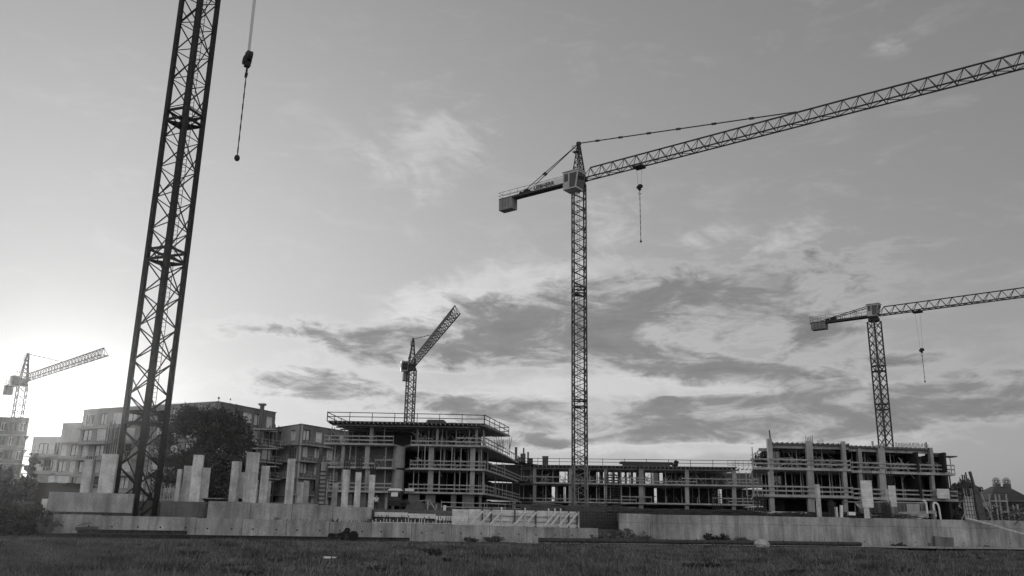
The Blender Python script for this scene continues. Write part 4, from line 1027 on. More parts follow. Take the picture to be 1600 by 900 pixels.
# 2: middle crane
b2 = G(906, 125, 2.9); zj2 = Z(905, 283, 125)
j2 = PZ(1600, 103, zj2); d2 = azdir(b2, j2)
tr2 = PZ(1003, 262, zj2); td2 = math.hypot(tr2.x-b2.x, tr2.y-b2.y)
crane('tallest full crane with long jib reaching the right edge, mast before the middle wing', b2, 1.85, R_(6), 1.55, zj2, d2, (j2-b2).xy.length+14, 14.4, 'crane', leg=.20, br=.085, style='k', jw=1.3, jh=1.75, jp=2.0, apex=6.4,
      tro=td2-1.1, hookz=Z(1003, 297, tr2.y), hs=1.0, chainL=Z(1003, 308, tr2.y)-Z(1004, 381, tr2.y), chlabel='chain hanging from the hook of the tallest full crane', base_mt='cranel', zsplit=Z(905, 727, 125), weight=4, cs_=1.35,  # lower mast takes the lightened copy of the paint
      letters='LIEBHERR', jch=.16, jbr=.075, tie=.44, tierod=.13, platforms=[Z(905, 460, 125), Z(905, 636, 125)], cabside=1)
# 3: right crane
b3 = G(1396, 150, 2.9); zj3 = Z(1370, 494, 150); j3 = PZ(1600, 463, zj3); d3 = azdir(b3, j3)
tr3 = PZ(1436, 488, zj3); td3 = math.hypot(tr3.x-b3.x, tr3.y-b3.y)
crane('flat topped crane behind the right building', b3, 1.6, R_(20), 1.6, zj3, d3, (j3-b3).xy.length+10, 10.5, 'crane', leg=.19, br=.08, style='x', jw=1.2, jh=1.45, jp=1.9, apex=None,
      tro=td3-1.0, hookz=Z(1441, 551, tr3.y), hs=.9, chainL=Z(1442, 558, tr3.y)-Z(1446, 597, tr3.y), chlabel='short chain hanging from the hook of the flat topped crane', weight=4, wh=1.2, jch=.15, jbr=.08, platforms=[Z(1370, 580, 150), Z(1370, 640, 150)])
# 4: luffed-looking crane behind left building
b4 = G(632, 195, 2.9); zj4 = Z(650, 572, 195); j4 = PZ(710, 492, zj4); d4 = azdir(b4, j4)
crane('crane pointing its foreshortened jib up right behind the left building roof', b4, 1.75, R_(25), 1.6, zj4, d4, (j4-b4).xy.length, 10, 'crane', leg=.2, br=.1, style='x', jw=1.6, jh=1.6, jp=1.7, apex=6.3, weight=3, jch=.15, jbr=.07, tie=.5, tierod=.1, cabside=1)
# 5: far left crane
b5 = G(3, 185, 2.9); zj5 = Z(38, 596, 185); j5 = PZ(160, 556, zj5); d5 = azdir(b5, j5)
crane('small crane by the sun at the far left', b5, 1.75, R_(15), 1.6, zj5, d5, (j5-b5).xy.length, 10.5, 'crane', leg=.19, br=.09, style='x', jw=1.3, jh=1.4, jp=1.7, apex=6.0, weight=3, jch=.15, jbr=.06, tie=.5, tierod=.08)

# ------------------------------------------------------------------ trees and shrubs
tree('broadleaf_tree', 'big dark tree in front of the tall apartment block', 'tree', G(309, 98, 2.9), Z(318, 630, 98)-2.9, 14.2, 26000, .27, 'leaf', 3, .3, lo=.06, blobs=120)
tree('conifer_tree', 'narrow grey tree at the far left before the rough apartment block', 'tree', G(42, 92, 2.9), Z(42, 700, 92)-2.9, 2.2, 3500, .3, 'weed', 5, .12, lo=.1, blobs=22)
for i, (px, Y, py, wd, lb) in enumerate(((1478, 150, 757, 8, 'leftmost of the dark trees beyond the right building'), (1497, 146, 755, 7, 'dark tree beyond the right building platform'), (1515, 152, 751, 8, 'dark tree behind the rebar panel at the right'), (1545, 135, 775, 4, 'low dark tree just left of the hip roofed house'), (1590, 125, 785, 5, 'dark tree in front of the hip roofed house'), (5, 88, 735, 6, 'dark tree cut by the left edge of the picture'))):
    tree('broadleaf_tree', lb, 'tree', G(px, Y, 2.9), Z(px, py, Y)-2.9, wd, 5000, .45, 'leaf', 20+i, .18, lo=.05, blobs=26)
for i, (px, off, h, wd, lb, mt) in enumerate((
    (20, 1.5, 2.7, 7.5, 'largest dark bush at the left edge of the field', 'bush'), (50, .4, 2.8, 4.0, 'dark bush between the left edge and the low wall end', 'bush'), (66, -.4, 2.2, 2.2, 'pale leaved bush hiding the left end of the low wall', 'weed'),
    (-20, .5, 2.4, 6, 'dark bush partly outside the left edge', 'bush'),
    (985, -.7, 1.5, 3.6, 'widest dry shrub at the foot of the two course wall', 'weed'), (940, -.7, 1.1, 2.6, 'sparse shrub hiding the low wall right end', 'weed'), (1008, -.7, .9, 2.2, 'small shrub right of the widest dry shrub', 'weed'), (1122, -.7, 1.15, 3.2, 'dark spiky shrub before the middle of the two course wall', 'bush'),
    (1160, -.7, .8, 3.0, 'low shrub right of the dark spiky one', 'weed'), (735, -.6, .45, 1.6, 'small weed at the foot of the low wall under the formwork', 'weed'), (770, -.6, .5, 2.2, 'wider weed at the foot of the low wall', 'weed'), (195, -.6, .5, 1.8, 'weed behind the beam stack on the left', 'weed'), (1405, -.7, .35, 1.5, 'tiny weed on the gravel track edge', 'weed'))):
    p = wline(px, off, 0); shrub('shrub', lb, 'shrub', (p.x, p.y, .0), h, wd, int(700+900*wd*h/4), .16 if mt == 'weed' else .22, mt, 40+i, stems=int(6+wd*2))
for i, (px, Y, h, wd, lb) in enumerate(((1128, 33, .75, 2.0, 'bushy weed in the grass at the lower right'), (800, 30, .6, 1.6, 'bushy weed in the grass at the lower middle'), (875, 28, .55, 1.5, 'leafy weed near the bottom edge right of the middle'), (1490, 34, .5, 2.0, 'low weed clump in the lower right corner area'))):
    p = G(px, Y, 0); shrub('weed_clump', lb, 'weeds', (p.x, p.y, float(gz(p.x, p.y))-.03), h, wd, 1500, .08, 'weed', 70+i, stems=14)
# weed tufts scattered through the field: four kinds, copied
protos = []
for k, (h, wd, mt_) in enumerate(((.42, .9, 'weed'), (.55, 1.2, 'bush'), (.35, 1.4, 'bush'), (.6, .7, 'weed'))):
    protos.append(shrub('weed_tuft', 'ragged weed tuft standing in the rough grass', 'weeds', (0, 0, 0), h, wd, 420, .085, mt_, 200+k, 'weed tufts scattered through the grass', stems=8))
rnd = random.Random(77); k = 0
while k < 110:
    Y = 25+60*rnd.random()**1.3; X = rnd.uniform(-.63, .63)*Y; nn_ = (X-WAx)*Nx+(Y-WAy)*Ny
    if nn_ > -5.5: continue
    pr = protos[k % 4]
    if k < 4: o = pr
    else:
        o = pr.copy(); col.objects.link(o)
        for ch in list(pr.children):
            c2 = ch.copy(); col.objects.link(c2); c2.parent = o
    o.location = (X, Y, float(gz(X, Y))-.04); o.rotation_euler = (0, 0, rnd.uniform(0, 6.28)); q = rnd.uniform(.6, 1.25)*(1 if nn_ < -14 else .6); o.scale = (q*rnd.uniform(1, 1.8), q, q)
    k += 1
# ledge plants
for i, (px, lb) in enumerate(((312, 'pale tuft on the ledge below the column cluster'), (430, 'spiky tuft on the ledge below the wide pale column'), (524, 'pale tuft on the ledge left of the three tall columns'))):
    p = wline(px, 1.0, 1.3); shrub('tuft', lb, 'plant', p, .75, .9, 160, .1, 'weed', 90+i, stems=8)

# ------------------------------------------------------------------ site objects
# steel beams on the ground
def hbeam(px0, px1, off, z, label, group, s=.3, dz=0):
    a = wline(px0, off, z); b = wline(px1, off-.1, z); mb = MB(); d = (b-a).normalized(); up = Vector((0, 0, 1))
    mb.bar(a+up*.02, b+up*.02, s, .04); mb.bar(a+up*(s-.02), b+up*(s-.02), s, .04); mb.bar(a+up*s/2, b+up*s/2, .04, s-.084)
    props(mb.build('steel_beam', 'rust', None, origin=a), label, 'beam', group)
gp = 'steel beams lying along the low wall'
B_ = [(100, 294, -1.3, .02), (112, 286, -1.65, .02), (104, 290, -2.0, .02), (120, 292, -1.5, .33), (70, 150, -2.4, .02), (296, 470, -1.5, .02), (288, 460, -1.9, .02), (330, 520, -2.3, .02), (540, 640, -1.9, .02), (470, 610, -2.4, .02)]
LB = ['back beam of the bottom layer in the left beam stack', 'middle beam of the bottom layer in the left beam stack', 'front beam of the bottom layer in the left beam stack', 'single beam on top of the left beam stack',
      'short beam in front of the left end of the beam stack', 'rear beam between the beam stack and the scrap pile', 'second beam between the beam stack and the scrap pile', 'front beam reaching under the scrap pile', 'beam just right of the scrap pile', 'frontmost beam passing in front of the scrap pile']
for k, (a_, b_, o_, z_) in enumerate(B_): hbeam(a_, b_, o_, z_, LB[k], gp)
# thick dark bundle 130-152
a = wline(118, -1.2, .65); b = wline(153, -1.2, .72); mb = MB(); mb.bar(a, b, .5, .28); mb.bar(a+Vector((.1, -.1, .22)), b+Vector((-.5, -.2, .42)), .06, .06); props(mb.build('board_bundle', 'woodd', None, origin=a), 'dark bundle of boards lying on the left beam stack', 'boards')
# long pipes at right
for k, (p0, p1, o_, lb) in enumerate(((842, 1010, -4.2, 'left of the three long dark pipes end to end'), (1012, 1190, -4.5, 'middle of the three long dark pipes end to end'), (1193, 1345, -4.7, 'right of the three long dark pipes end to end'))):
    a = wline(p0, o_, .3); b = wline(p1, o_-.1, .3); mb = MB(); mb.tube(a, b, .2, 12); props(mb.build('steel_pipe', 'rust', None, origin=a, smooth=False), lb, 'pipe', 'long dark pipes before the two course wall')
# scrap pile
p = wline(535, -2.0, .0); t = thing('scrap_axle', 'dark wheeled scrap frame lying by the low wall under the bare columns', 'scrap', p)
mb = MB(); mb.bar(p+Vector((-1.2, 0, .45)), p+Vector((1.1, 0, .6)), .3, .22); mb.bar(p+Vector((-.8, -.3, .25)), p+Vector((.9, -.2, .35)), .2, .2); mb.bar(p+Vector((-.3, .3, .5)), p+Vector((.5, -.5, .9)), .16); mb.box(p+Vector((.3, 0, .1)), .5, .6, .5, .3); mb.build('frame', 'rust', t)
for x, z_, r in ((-.9, .32, .30), (-.1, .34, .32), (.95, .45, .38), (.4, .85, .22)):
    mb = MB(); mb.tube(p+Vector((x, -.5, z_)), p+Vector((x+.05, -.25, z_)), r, 14); mb.build('wheel', 'rubber', t)
# litter, stones, block
p = PZ(512, 861, 0); mb = MB(); mb.box((p.x, p.y, float(gz(p.x, p.y))+.2), .4, .1, .1, .1); mb.box((p.x+.38, p.y, float(gz(p.x, p.y))+.22), .22, .07, .07, -.2); props(mb.build('litter', 'white'), 'white plastic litter lying in the grass left of the middle', 'litter')
def rock(px, off, r, label, mt='stone', flat=.6, seed=0):
    p = wline(px, off, 0.02); rnd = random.Random(seed); mb = MB(); mb.ball(p+Vector((0, 0, r*flat*.4)), r, r*.8, r*flat, 9, 6)
    mb.V = [(v[0]+rnd.uniform(-.08, .08)*r, v[1]+rnd.uniform(-.08, .08)*r, v[2]+rnd.uniform(-.1, .1)*r) for v in mb.V]
    return props(mb.build('rock', mt, None, origin=p), label, 'rock')
rock(1190, -5.2, .75, 'pale rock in front of the long dark pipes'); rock(1173, -1.2, .4, 'small pale rock at the low shrub'); rock(1542, -.7, .35, 'dark stone at the foot of the right wall', 'walld')
rock(930, -1.2, .3, 'small pale rubble stone left of the widest dry shrub'); rock(913, -1.0, .22, 'smallest pale rubble stone by the low wall right end'); rock(1345, -1.6, .3, 'flat pale stone on the gravel track', flat=.3)
p = wline(1478, -.7, .03); t = thing('rubble_block', 'dark square block leaning on the foot of the right wall', 'block', p); mb = MB()
mb.hull([p+Vector((-1.15, 0, 0)), p+Vector((1.15, .5, 0)), p+Vector((1.0, 1.0, 0)), p+Vector((-1.2, .5, 0))], [p+Vector((-1.1, 0, 1.1)), p+Vector((1.2, .5, 1.0)), p+Vector((1.0, 1.0, 1.0)), p+Vector((-1.1, .5, 1.15))]); mb.build('slab', 'walld', t)
mb = MB(); mb.hull([p+Vector((-1.8, 0, 0)), p+Vector((-1.22, .1, 0)), p+Vector((-1.25, .5, 0)), p+Vector((-1.8, .4, 0))], [p+Vector((-1.75, .1, .45)), p+Vector((-1.3, .1, .3)), p+Vector((-1.3, .4, .3)), p+Vector((-1.7, .3, .45))]); mb.build('chunk', 'walld', t)

# small digger
c = G(617, 103, 2.9); t = thing('mini_digger', 'small digger with white roofed cab in front of the left building', 'digger', c); up = Vector((0, 0, 1))
for s in (-.75, .75):
    mb = MB(); a = c+Vector((s, 0, 0)); prof = [(-1.0, .12), (-.85, 0), (.85, 0), (1.0, .12), (1.0, .4), (.85, .52), (-.85, .52), (-1.0, .4)]
    mb.hull([a+Vector((-.18, y, z)) for y, z in prof], [a+Vector((.18, y, z)) for y, z in prof]); mb.build('track', 'rubber', t)
mb = MB(); mb.box(c+up*.5, 1.5, 1.9, .55); mb.box(c+Vector((.95, .1, .45)), .9, 1.4, .6); mb.build('body', 'dark', t)
mb = MB()
for x, y in ((-.72, -.7), (.68, -.7), (-.72, .7), (.68, .7)): mb.box(c+Vector((x-.02, y, 1.05)), .1, .1, 1.15)
mb.box(c+Vector((-.02, 0, 1.05)), 1.44, 1.44, .38); cb = mb.build('cab', 'crane', t)
mb = MB(); mb.box(c+Vector((-.02, 0, 2.2)), 1.65, 1.6, .12); mb.box(c+Vector((-.02, 0, 2.32)), 1.3, 1.3, .14); mb.build('cab_roof', 'white', t)
mb = MB(); mb.box(c+Vector((-.05, -.72, 1.55)), .78, .05, .45); mb.build('window', 'pane', cb); mb = MB(); mb.box(c+Vector((-.02, .6, 1.44)), 1.2, .05, .7); mb.build('window', 'glass', cb)
mb = MB(); mb.bar(c+Vector((.9, -1.1, .9)), c+Vector((1.6, -2.2, 1.1)), .2, .3); mb.bar(c+Vector((1.6, -2.2, 1.1)), c+Vector((2.3, -2.3, .2)), .16, .22); mb.build('boom', 'crane', t)
mb = MB(); mb.box(c+Vector((2.3, -2.4, -.02)), .7, .5, .35, .2); mb.build('bucket', 'cranel', t)
mb = MB(); mb.tube(c+Vector((-.95, -1.0, .55)), c+Vector((-.95, -1.08, .55)), .09, 10); mb.build('headlight', 'white', t)

# person
def person(c, label, h=1.75, face=-1):
    t = thing('person', label, 'person', c); c = Vector(c); s = h/1.75
    pts = {'pel': (0, 0, .95, .15, .11), 'w': (0, 0, 1.1, .14, .10), 'ch': (0, .01, 1.33, .18, .12), 'nk': (0, 0, 1.50, .06, .06), 'hd': (0, -.02, 1.62, .085, .10), 'tp': (0, -.01, 1.70, .07, .08),
           'h1': (-.10, 0, .90, .09, .09), 'k1': (-.12, -.05, .50, .06, .06), 'a1': (-.12, .02, .09, .042, .045), 't1': (-.13, -.16, .03, .035, .03),
           'h2': (.10, 0, .90, .09, .09), 'k2': (.13, -.02, .50, .06, .06), 'a2': (.15, .10, .09, .042, .045), 't2': (.16, -.08, .03, .035, .03),
           's1': (-.19, 0, 1.42, .06, .06), 'e1': (-.26, -.02, 1.14, .042, .042), 'f1': (-.25, -.18, .93, .03, .03), 'm1': (-.24, -.26, .87, .025, .04),
           's2': (.19, 0, 1.42, .06, .06), 'e2': (.27, .03, 1.14, .042, .042), 'f2': (.24, -.12, .92, .03, .03), 'm2': (.23, -.19, .85, .025, .04)}
    E = [('pel', 'w'), ('w', 'ch'), ('ch', 'nk'), ('nk', 'hd'), ('hd', 'tp'), ('pel', 'h1'), ('h1', 'k1'), ('k1', 'a1'), ('a1', 't1'), ('pel', 'h2'), ('h2', 'k2'), ('k2', 'a2'), ('a2', 't2'), ('ch', 's1'), ('s1', 'e1'), ('e1', 'f1'), ('f1', 'm1'), ('ch', 's2'), ('s2', 'e2'), ('e2', 'f2'), ('f2', 'm2')]
    def grow(name, keys, edges, mt, fat=1.0):
        me = bpy.data.meshes.new(name); ks = list(keys); me.from_pydata([tuple(v*s for v in pts[k][:3]) for k in ks], [(ks.index(a), ks.index(b)) for a, b in edges], [])
        o = bpy.data.objects.new(name, me); col.objects.link(o); md = o.modifiers.new('skin', 'SKIN'); sv = me.skin_vertices[0] if me.skin_vertices else None
        if sv is None: bpy.context.view_layer.update(); sv = me.skin_vertices[0] if me.skin_vertices else None
        if sv:
            for i, k in enumerate(ks): sv.data[i].radius = (pts[k][3]*s*fat, pts[k][4]*s*fat)
            sv.data[0].use_root = True
        sb = o.modifiers.new('sub', 'SUBSURF'); sb.levels = 1; sb.render_levels = 1
        bpy.context.view_layer.update(); dg = bpy.context.evaluated_depsgraph_get(); m2 = bpy.data.meshes.new_from_object(o.evaluated_get(dg)); bpy.data.objects.remove(o)
        m2.name = name; m2.materials.clear(); m2.materials.append(MT[mt]); o2 = bpy.data.objects.new(name, m2); col.objects.link(o2); o2.parent = t; return o2
    grow('body', pts.keys(), E, 'skin')
    grow('shirt', ['w', 'ch', 'nk', 's1', 'e1', 's2', 'e2', 'pel'], [('pel', 'w'), ('w', 'ch'), ('ch', 's1'), ('s1', 'e1'), ('ch', 's2'), ('s2', 'e2')] if False else [('pel', 'w'), ('w', 'ch'), ('ch', 'nk'), ('ch', 's1'), ('s1', 'e1'), ('ch', 's2'), ('s2', 'e2')], 'shirt', 1.22)
    grow('trousers', ['pel', 'h1', 'k1', 'a1', 'h2', 'k2', 'a2'], [('pel', 'h1'), ('h1', 'k1'), ('k1', 'a1'), ('pel', 'h2'), ('h2', 'k2'), ('k2', 'a2')], 'denim', 1.3)
    mb = MB(); mb.ball(c+Vector((0, .01, 1.70))*1.0, .105, .12, .07); mb.build('hair', 'dark', t)
    return t
person(G(587, 104, 2.9), 'person in white shirt and dark trousers standing left of the small digger')
mb = MB(); c = G(603, 102, 2.9); mb.tube(c, c+Vector((0, 0, 1.35)), .14, 10); props(mb.build('bollard', 'conc', None, origin=c), 'short concrete post left of the small digger', 'post')
# heap and trestles right of digger
for k, (px, wd, hh, lb) in enumerate(((651, 2.6, 1.3, 'dark soil heap just right of the small digger'), (682, 2.0, 1.2, 'dark soil heap behind the timber trestle'))):
    c = G(px, 101, 2.6); mb = MB(); rnd = random.Random(k); mb.ball(c, wd*.6, 1.2, hh, 14, 8); mb.V = [(v[0]+rnd.uniform(-.1, .1), v[1]+rnd.uniform(-.1, .1), v[2]+rnd.uniform(-.1, .1)) for v in mb.V]
    props(mb.build('soil_heap', 'site', None, origin=c), lb, 'heap')
c = G(668, 98, 2.7); t = thing('trestle', 'timber trestle frame between the soil heaps', 'trestle', c); mb = MB(); mb.bar(c, c+Vector((0, 0, 1.35)), .16); mb.bar(c+Vector((1.0, 0, 0)), c+Vector((.15, 0, 1.35)), .12); mb.bar(c+Vector((-.9, 0, 1.2)), c+Vector((.3, 0, 1.35)), .12, .1); mb.bar(c+Vector((.9, .1, .1)), c+Vector((.95, .1, .9)), .14); mb.build('frame', 'wood', t)
mb = MB(); c = G(694, 96, 2.5); mb.bar(c, c+Vector((.05, 0, .95)), .22, .3); props(mb.build('stake', 'panel', None, origin=c), 'pale stake left of the white formwork', 'stake')
mb = MB(); c = G(643, 117.5, LV[0]); mb.box(c+Vector((-.2, -.6, 0)), 1.2, .5, .35); props(mb.build('white_board', 'panel', None, origin=c), 'white board lying on the left building lowest slab edge', 'board')
# railings / walkway behind the formwork
t = thing('site_walkway', 'long dark walkway railing between formwork and the left building', 'railing', G(740, 104, 2.9)); railing(t, [xy(690, 100, 3.5), xy(790, 104, 3.5)], 2.95, 1.0, post=3, name='rail', bw_=.1)
t = thing('site_railing', 'timber site railing left of the mid crane foot', 'railing', G(800, 112, 2.9)); railing(t, [xy(762, 112, 4), xy(815, 118, 4)], 3.1, 1.4, post=2.4, name='rail', bw_=.12, boards=(.5, 1.0, 1.4))
# dark clutter beam behind the two-course wall
def clutter(label, px0, px1, Y0, Y1, n, zlo, zhi, lmax, mt, seed, name='timber_pile', cat='timber', th=(.05, .16), tilt=.12):
    rnd = random.Random(seed); mb = MB()
    for k in range(n):
        p = G(rnd.uniform(px0, px1), rnd.uniform(Y0, Y1), rnd.uniform(zlo, zhi)); a = rnd.gauss(0, .25); l = rnd.uniform(.3, 1)*lmax; z_ = rnd.uniform(-tilt, tilt)
        d = Vector((math.cos(a), math.sin(a), z_))*l*.5; w_ = rnd.uniform(*th); mb.bar(p-d, p+d, w_, w_*rnd.uniform(.5, 1))
    return props(mb.build('site_debris', mt, None, origin=G((px0+px1)/2, Y0, 2.9)), label, cat, kind='stuff')
clutter('low dark clutter of bars behind the two course wall, left half', 975, 1180, 93, 101, 170, 2.85, 3.5, 4, 'rust', 1)
clutter('low dark clutter of bars on the wall before the right building', 1180, 1420, 98, 101.5, 190, 2.85, 3.45, 4, 'rust', 2)
clutter('pale planks scattered on the ground before the right building', 1325, 1440, 99, 101, 46, 3.0, 3.5, 2.6, 'woodl', 3)
clutter('dark clutter of bars around the mid crane foot', 820, 975, 96, 122, 150, 2.8, 3.9, 5, 'woodd', 4)
clutter('dark planks heaped at the foot of the left building right bays', 700, 830, 106, 114, 80, 2.8, 3.5, 3.5, 'woodd', 5)
clutter('bars scattered under the row of bare columns', 250, 500, 80, 86, 90, 2.85, 3.15, 2, 'wood', 6)
for k, (p0, p1, Y, z_, lb) in enumerate(((1160, 1260, 100, 3.35, 'long pale beam lying before the right building left bay'), (1402, 1462, 100.4, 3.55, 'long pale beam lying in front of the dark site container, upper'), (1388, 1450, 99.8, 3.2, 'long pale beam lying in front of the dark site container, lower'))):
    a = G(p0, Y, z_); b = G(p1, Y, z_+(.0 if k == 0 else .25)); mb = MB(); mb.bar(a, b, .35, .3); props(mb.build('timber_beam', 'panel' if k == 0 else 'wood', None, origin=a), lb, 'beam')
for k, (p0, p1, Y0, Y1, z_, n_, lb) in enumerate((
    (645, 752, 118.5, 123, LV[2], 60, 'tangle of boards and props on the left building third floor, right bays'), (645, 752, 118.5, 123, LV[1], 30, 'loose boards on the left building second floor, right bays'),
    (515, 608, 118.5, 122, LV[2], 34, 'boards and props on the left building third floor, left bays'), (515, 608, 118.2, 119.8, LV[1], 24, 'loose boards on the left building second floor, left bays'),
    (820, 1180, 153.5, 157, LC[1], 120, 'props and boards scattered on the middle wing upper floor'), (820, 1180, 153.5, 157, LC[0], 90, 'props and boards scattered on the middle wing lower floor'),
    (1195, 1330, 106, 110, LR[1], 60, 'props and boards on the right building upper floor, left half'), (1335, 1460, 109, 112, LR[1], 60, 'props and boards on the right building upper floor, right half'),
    (1195, 1460, 109, 112, LR[0], 60, 'loose boards on the right building lower floor'))):
    clutter(lb, p0, p1, Y0, Y1, n_, z_+.15, z_+1.3, 1.9, ('wood', 'steel', 'woodd')[k % 3], 30+k, tilt=1.6, th=(.05, .13))
# container
c = G(1404, 102.5, 2.9); t = thing('site_container', 'dark grey site container before the right building', 'container', c)
mb = MB(); mb.box(c, 5.8, 2.4, 1.85, R_(3)); 
for k in range(12): mb.box(c+Vector((-2.7+k*.49, -1.22-.0257*0, .1)), .2, .08, 1.6, R_(3))
mb.build('body', 'walld', t); mb = MB(); mb.box(c+Vector((0, 0, 1.853)), 5.95, 2.5, .1, R_(3)); mb.build('lid', 'steel', t); mb = MB(); mb.box(c+Vector((1.2, -1.35, .05)), 1.5, .08, 1.7, R_(3)); mb.build('door', 'steel', t)
# formwork table
c = G(1340, 98.5, 2.9); t = thing('formwork_table', 'slanted formwork table between the white columns and the slim column', 'formwork', c)
mb = MB(); mb.bar(c+Vector((-1.3, 0, 1.75)), c+Vector((3.2, 0, 1.75)), 1.6, .08); mb.build('top', 'wood', t); mb = MB(); mb.bar(c+Vector((-.3, -.5, 1.7)), c+Vector((1.2, -.5, .05)), .3, .3); mb.bar(c+Vector((.5, -.5, 1.7)), c+Vector((1.3, -.5, .3)), .5, .1); mb.build('brace', 'wood', t)
for x in (-1.2, 0, 1.5, 3.1): mb = MB(); mb.bar(c+Vector((x, .4, 0)), c+Vector((x, .4, 1.7)), .1); mb.build('leg', 'steel', t)
for k, (px, h, lb) in enumerate(((1307, 1.15, 'white sack stack left of the formwork table, left one'), (1314.5, 1.35, 'white leaning board left of the formwork table'), (1331, .6, 'white bucket under the formwork table'))):
    c = G(px, 97.5, 2.9); mb = MB(); mb.bar(c, c+Vector((.12 if k == 1 else 0, 0, h)), .25 if k < 2 else .7, .3) if k < 2 else mb.box(c+Vector((0, 0, .3)), .75, .4, h*.6); props(mb.build(['white_post', 'white_board', 'white_tub'][k], 'white', None, origin=c), ['white upright post left of the formwork table', lb, 'white tub under the formwork table'][k], ['post', 'board', 'tub'][k])
# white bent pipes
def bentpipe(px, Y, z0, pts, r, label):
    c = G(px, Y, z0); mb = MB(); prev = None
    for x, z_ in pts:
        p = c+Vector((x, 0, z_))
        if prev: mb.tube(prev, p, r, 8)
        prev = p
    props(mb.build('vent_pipe', 'white', None, origin=c), label, 'pipe')
bentpipe(1449, 100, 3.6, [(0, 0), (0, .9), (-.1, 1.3), (-.35, 1.45)], .11, 'short white bent pipe before the right building right bays')
bentpipe(1468, 101, 2.9, [(.15, 0), (.1, 1.3), (0, 1.75), (-.25, 1.95), (-.5, 1.8), (-.55, 1.3), (-.35, .4)], .11, 'tall white looped pipe at the right end of the right building')
mb = MB(); c = G(1471, 108.3, LR[0]); mb.box(c+Vector((0, -.5, 0)), 1.5, .3, 1.15); props(mb.build('crate', 'panel', None, origin=c), 'pale crate on the lower slab at the right building end', 'crate')
# rebar panel with posts, right
c = G(1519, 102, 2.9); t = thing('column_formwork', 'tall rebar grid and boarded formwork with posts at the far right', 'formwork', c)
mb = MB(); zt_ = Z(1519, 762, 102)-2.9
for k in range(5): mb.bar(c+Vector((-.6+k*.3, -.2, 0)), c+Vector((-.75+k*.3, -.2, zt_)), .05)
for k in range(8): mb.bar(c+Vector((-.75, -.24, .2+k*zt_/8)), c+Vector((.65, -.24, .2+k*zt_/8)), .06)
mb.build('rebar_grid', 'rust', t); mb = MB(); mb.box(c+Vector((-.05, .1, 0)), 1.1, .12, zt_*.97); mb.build('panel', 'panel', t)
mb = MB(); mb.hull([c+Vector((x, y, 0)) for x, y in ((.75, -.3), (1.55, -.3), (1.55, .3), (.75, .3))], [c+Vector((x-.3, y, Z(1533, 762, 102)-2.9)) for x, y in ((.75, -.25), (1.35, -.25), (1.35, .25), (.75, .25))]); mb.build('board_box', 'woodd', t)
mb = MB(); zt2 = Z(1525, 737, 102)-2.9; mb.bar(c+Vector((.75, -.1, zt_-.5)), c+Vector((.35, -.1, zt2)), .34, .2); mb.build('post', 'woodd', t)
for k, (x, py) in enumerate(((-.85, 746), (-.55, 742), (-.3, 742), (-.1, 738))): mb = MB(); z_ = Z(1515, py, 102)-2.9; mb.bar(c+Vector((x+.2, 0, zt_-1)), c+Vector((x, 0, z_)), .12 if k else .07); mb.build('post', 'rust', t)
mb = MB(); mb.bar(c+Vector((1.9, -.9, 0)), c+Vector((1.2, -.4, 3.1)), .1); mb.build('raking_prop', 'wood', t)
mb = MB(); mb.bar(c+Vector((-1.5, -.5, 0)), c+Vector((-.5, -.2, 1.4)), .08); mb.build('raking_prop', 'wood', t)
# sloping pale pipe
a = wline(1507, -.05, 3.12); b = wline(1700, -2.4, .3); mb = MB(); n = 9; prev = None
for k in range(n+1):
    f = k/n; p = lerp(a, b, f)+Vector((0, -.25, .10*math.sin(f*9)*(1-f)-.25*math.sin(f*math.pi)))
    if prev: mb.tube(prev, p, .14, 8)
    prev = p
props(mb.build('drain_hose', 'stone', None, origin=a), 'pale hose running down over the right end of the wall', 'hose')
# house at right
c = G(1578, 128, 2.9); t = thing('house', 'house with dark hip roof and two round capped chimneys at the right edge', 'house', c)
ze = Z(1545, 782, 128); zr = Z(1566, 758, 128); x0 = G(1543, 128, ze).x; x1 = G(1622, 128, ze).x; xa = G(1557, 131, zr).x; xb = G(1578, 131, zr).x
mb = MB(); mb.box(((x0+x1)/2, 132, 2.9), (x1-x0)*.9, 7.4, ze-2.9-.05); mb.build('wall', 'block', t)
mb = MB(); V = [(x0, 127.4, ze), (x1, 127.4, ze-.3), (x1, 136.6, ze-.3), (x0, 136.6, ze), (xa, 131.6, zr), (xb, 131.6, zr), (xb, 132.4, zr), (xa, 132.4, zr)]
mb.add(V, [(0, 1, 5, 4), (1, 2, 6, 5), (2, 3, 7, 6), (3, 0, 4, 7), (4, 5, 6, 7), (3, 2, 1, 0)]); rf = mb.build('roof', 'roof', t)
for px in (1557.5, 1573.5):
    q = G(px, 131.5, zr); mb = MB(); mb.box(q+Vector((0, 0, -.7)), .85, .7, 1.1); ch = mb.build('chimney', 'woodd', rf)
    mb = MB(); n = 12
    for k in range(n):
        a0, a1 = 2*math.pi*k/n, 2*math.pi*(k+1)/n; mb.bar(q+Vector((.42*math.cos(a0), 0, .72+.36*math.sin(a0))), q+Vector((.42*math.cos(a1), 0, .72+.36*math.sin(a1))), .5, .1, up=Vector((0, 1, 0)))
    mb.build('cowl', 'steel', ch)
for px in (1556, 1572, 1592): q = G(px, 128.2, ze-1.7); mb = MB(); mb.box(q, .9, .1, 1.0); w_ = mb.build('window', 'white', t); mb = MB(); mb.box(q+Vector((0, -.06, .1)), .7, .05, .8); mb.build('pane', 'glass', w_)
